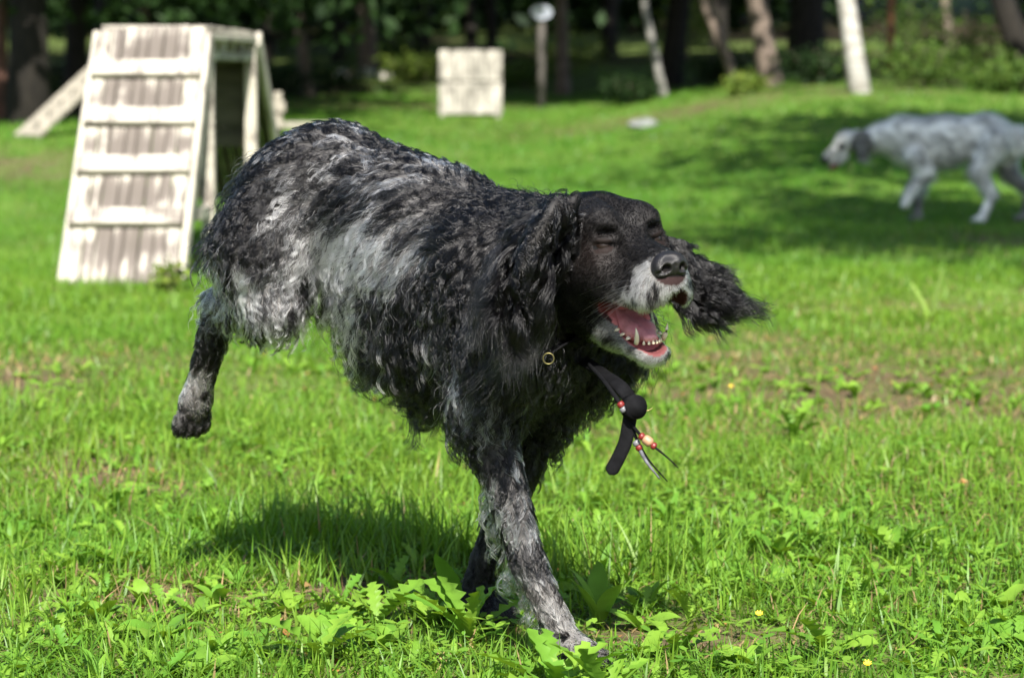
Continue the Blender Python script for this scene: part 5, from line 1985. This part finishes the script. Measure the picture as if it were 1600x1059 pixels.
mfeather = mat_noise('pale_feather', (0.04, 0.04, 0.045), (0.15, 0.15, 0.17), scale=120, rough=0.8)
cord('cord', [dpt(920, 570, 3.14), dpt(938, 588, 3.03), dpt(955, 610, 2.985), dpt(975, 640, 2.985)], 0.0028, mblk, False)
cord('cord', [dpt(985, 660, CD), dpt(1000, 680, CD - 0.01), dpt(1022, 698, CD - 0.015), dpt(1043, 714, CD - 0.02), dpt(1060, 731, CD - 0.02)], 0.0024, mblk)
cord('cord', [dpt(985, 662, CD), dpt(996, 690, CD), dpt(1012, 718, CD), dpt(1043, 752, CD)], 0.0026, mblk)
cord('cord', [dpt(1002, 640, CD), dpt(1012, 642, CD), dpt(1020, 637, CD)], 0.0016, mbrass)
cord('feather', [dpt(993, 690, CD - .004), dpt(1010, 722, CD - .004), dpt(1031, 748, CD - .004)], 0.0032, mfeather)
mred = mat_plain('red_bead', (0.15, 0.012, 0.010), rough=0.45)
mtan = mat_plain('tan_bead', (0.32, 0.18, 0.10), rough=0.5)
mpale = mat_plain('pale_bead', (0.14, 0.14, 0.15), rough=0.35)


def bead(p0, p1, r, mat):
    t = np.linspace(0, 1, 8)[:, None]
    pts = np.array(p0) * (1 - t) + np.array(p1) * t
    V_, F_l = tube_np(pts, r * np.sqrt(np.clip(1 - (2 * np.linspace(0.02, 0.98, 8) - 1) ** 4, 0.05, 1)), 10)
    mesh_np('bead', V_, F_l, mat, collar, smooth=True)


bead(dpt(999, 679, CD - 0.012), dpt(1006, 684, CD - 0.012), 0.0045, mred)
bead(dpt(1005, 683, CD - 0.012), dpt(1019, 694, CD - 0.014), 0.0058, mtan)
bead(dpt(1018, 694, CD - 0.014), dpt(1025, 699, CD - 0.015), 0.0045, mred)
bead(dpt(992, 688, CD - 0.004), dpt(997, 696, CD - 0.004), 0.0045, mpale)
bead(dpt(996, 695, CD - 0.004), dpt(1001, 703, CD - 0.004), 0.0043, mred)
bead(dpt(967, 628, 2.975), dpt(973, 636, 2.975), 0.0045, mred)
bead(dpt(971, 636, 2.975), dpt(977, 643, 2.975), 0.0045, mpale)
# brass ring showing in the neck hair
bm = bmesh.new()
rc, rr = 0.0065, 0.0009
ring_v = []
for i in range(20):
    a = 2 * math.pi * i / 20
    ring_v.append([bm.verts.new(Vector(dpt(857, 560, 3.045)) + Vector(RB.T @ np.array([(rc + rr * math.cos(b)) * math.cos(a), rr * math.sin(b), (rc + rr * math.cos(b)) * math.sin(a)]))) for b in (0, 1.57, 3.14, 4.71)])
for i in range(20):
    j = (i + 1) % 20
    for k in range(4):
        bm.faces.new((ring_v[i][k], ring_v[i][(k + 1) % 4], ring_v[j][(k + 1) % 4], ring_v[j][k]))
bm_obj('ring', bm, mbrass, collar, smooth=True)
# ------------------------------------------------------------------ the pale setter in the distance
D2 = 13.6


def q2(px, py, dy=0.0):
    w = at(px, py, D2)
    return np.array([w[0], w[1] + dy, w[2]])


O2 = q2(1480, 345)
O2[2] = float(ground_z(np.array([O2[0]]), np.array([O2[1]]))[0])


def k2(px, py, dy=0.0):
    return q2(px, py, dy) - O2


B_ = Field(np.arange(-0.80, 0.62, 0.010), np.arange(-0.22, 0.22, 0.010), np.arange(-0.06, 0.68, 0.010))
B_.cone(k2(1420, 222), k2(1470, 225), 0.125, 0.12, k=0.05, axis=(0, 1, 0), f=0.8)
B_.cone(k2(1470, 220), k2(1540, 215), 0.12, 0.105, k=0.06, axis=(0, 1, 0), f=0.8)
B_.cone(k2(1540, 212), k2(1580, 225), 0.105, 0.085, k=0.05, axis=(0, 1, 0), f=0.85)
B_.cone(k2(1400, 210), k2(1352, 222), 0.085, 0.062, k=0.05)
B_.ell(k2(1324, 220), (0.068, 0.055, 0.058), k=0.03)
B_.cone(k2(1312, 232), k2(1292, 248), 0.042, 0.030, k=0.02)
B_.cone(k2(1318, 245), k2(1300, 262), 0.028, 0.018, k=0.015)
for s in (-1, 1):
    B_.cone(k2(1340, 212, s * 0.045), k2(1347, 248, s * 0.062), 0.035, 0.028, k=0.015, axis=(0, 1, 0), f=0.4)
# front legs: near one lifted and bent, far one straight
B_.cone(k2(1425, 245, -0.08), k2(1442, 268, -0.085), 0.06, 0.048, k=0.03)
B_.cone(k2(1442, 268, -0.085), k2(1418, 300, -0.085), 0.042, 0.030, k=0.02)
B_.cone(k2(1418, 300, -0.085), k2(1410, 318, -0.085), 0.030, 0.026, k=0.012)
B_.cone(k2(1436, 250, 0.07), k2(1440, 285, 0.08), 0.055, 0.038, k=0.03)
B_.cone(k2(1440, 285, 0.08), k2(1437, 338, 0.08), 0.034, 0.024, k=0.02)
B_.ell(k2(1434, 342, 0.08), (0.045, 0.03, 0.022), k=0.012)
# hind legs
B_.cone(k2(1550, 225, -0.08), k2(1522, 268, -0.09), 0.085, 0.05, k=0.04)
B_.cone(k2(1522, 268, -0.09), k2(1545, 305, -0.09), 0.046, 0.030, k=0.02)
B_.cone(k2(1545, 305, -0.09), k2(1530, 338, -0.09), 0.028, 0.024, k=0.012)
B_.ell(k2(1524, 343, -0.09), (0.045, 0.03, 0.022), k=0.012)
B_.cone(k2(1570, 230, 0.07), k2(1580, 272, 0.08), 0.075, 0.045, k=0.04)
B_.cone(k2(1580, 272, 0.08), k2(1612, 300, 0.08), 0.042, 0.028, k=0.02)
B_.cone(k2(1612, 300, 0.08), k2(1606, 338, 0.08), 0.026, 0.022, k=0.012)
B_.ell(k2(1600, 343, 0.08), (0.045, 0.03, 0.022), k=0.012)
# tail hanging
B_.cone(k2(1592, 208), k2(1612, 240), 0.032, 0.022, k=0.03)
B_.cone(k2(1612, 240), k2(1622, 285), 0.022, 0.01, k=0.02)
bv, bf = B_.mesh()
bv = relax(bv, bf, 2, 0.5)
bn = vert_normals(bv, bf)
dog2 = empty('pale_setter', tuple(O2))
tag(dog2, 'pale grey speckled setter walking left in the shade across the lawn', 'dog')


def pale_col(P):
    n = len(P)
    t = 0.54 + 0.32 * (vnoise(P, 22, 91) - 0.5) * 2 + 0.28 * (vnoise(P, 48, 92) - 0.5) * 2
    C = np.outer(np.clip(t, 0.12, 0.9), (0.98, 0.96, 0.90))
    ear = np.linalg.norm((P - k2(1345, 228)) * np.array([1.0, 0.35, 0.75]), axis=1) < 0.065
    C[ear] *= 0.22
    eye = np.linalg.norm((P - k2(1313, 229, -0.05)) * np.array([1, 0.6, 1]), axis=1) < 0.022
    C[eye] = 0.02
    nose = np.linalg.norm(P - k2(1286, 253), axis=1) < 0.035
    C[nose] = 0.03
    mouth = np.linalg.norm((P - k2(1304, 262)) * np.array([0.8, 0.5, 1]), axis=1) < 0.022
    C[mouth] = (0.25, 0.08, 0.07)
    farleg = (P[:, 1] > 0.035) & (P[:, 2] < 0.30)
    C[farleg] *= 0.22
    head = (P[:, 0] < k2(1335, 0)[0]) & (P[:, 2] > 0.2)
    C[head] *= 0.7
    return C


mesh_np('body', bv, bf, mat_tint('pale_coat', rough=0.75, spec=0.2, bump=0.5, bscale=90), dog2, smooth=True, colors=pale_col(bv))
r2 = np.random.default_rng(3)
nh = 16000
ar = np.linalg.norm(np.cross(bv[bf[:, 2]] - bv[bf[:, 0]], bv[bf[:, 3]] - bv[bf[:, 1]]), axis=1)
ff = r2.choice(len(bf), nh, p=ar / ar.sum())
rt = bv[bf[ff]].mean(1) + r2.normal(0, 0.003, (nh, 3))
nn = bn[bf[ff, 0]]
fl_ = np.array([0.7, 0, -0.7]) + r2.normal(0, 0.25, (nh, 3))
tt = fl_ - nn * np.sum(fl_ * nn, 1, keepdims=True)
tt /= np.linalg.norm(tt, axis=1, keepdims=True)
headish = rt[:, 0] < k2(1350, 0)[0]
lowleg = rt[:, 2] < 0.16
L2 = np.where(headish | lowleg, 0.010, 0.045) * (0.6 + 0.7 * r2.random(nh))
s_ = np.linspace(0, 1, 5)[None, :, None]
P2 = rt[:, None] + L2[:, None, None] * (nn[:, None] * 0.55 * (s_ - 0.5 * s_ ** 2) + tt[:, None] * s_)
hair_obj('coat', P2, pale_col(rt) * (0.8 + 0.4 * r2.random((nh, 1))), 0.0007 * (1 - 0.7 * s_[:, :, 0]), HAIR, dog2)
bm = bmesh.new()
bmesh.ops.create_uvsphere(bm, u_segments=10, v_segments=8, radius=0.018)
for v in bm.verts:
    v.co = Vector((v.co.x * 0.9, v.co.y * 1.1, v.co.z * 0.9)) + Vector(k2(1286, 249))
bm_obj('nose', bm, mnose, dog2, smooth=True)
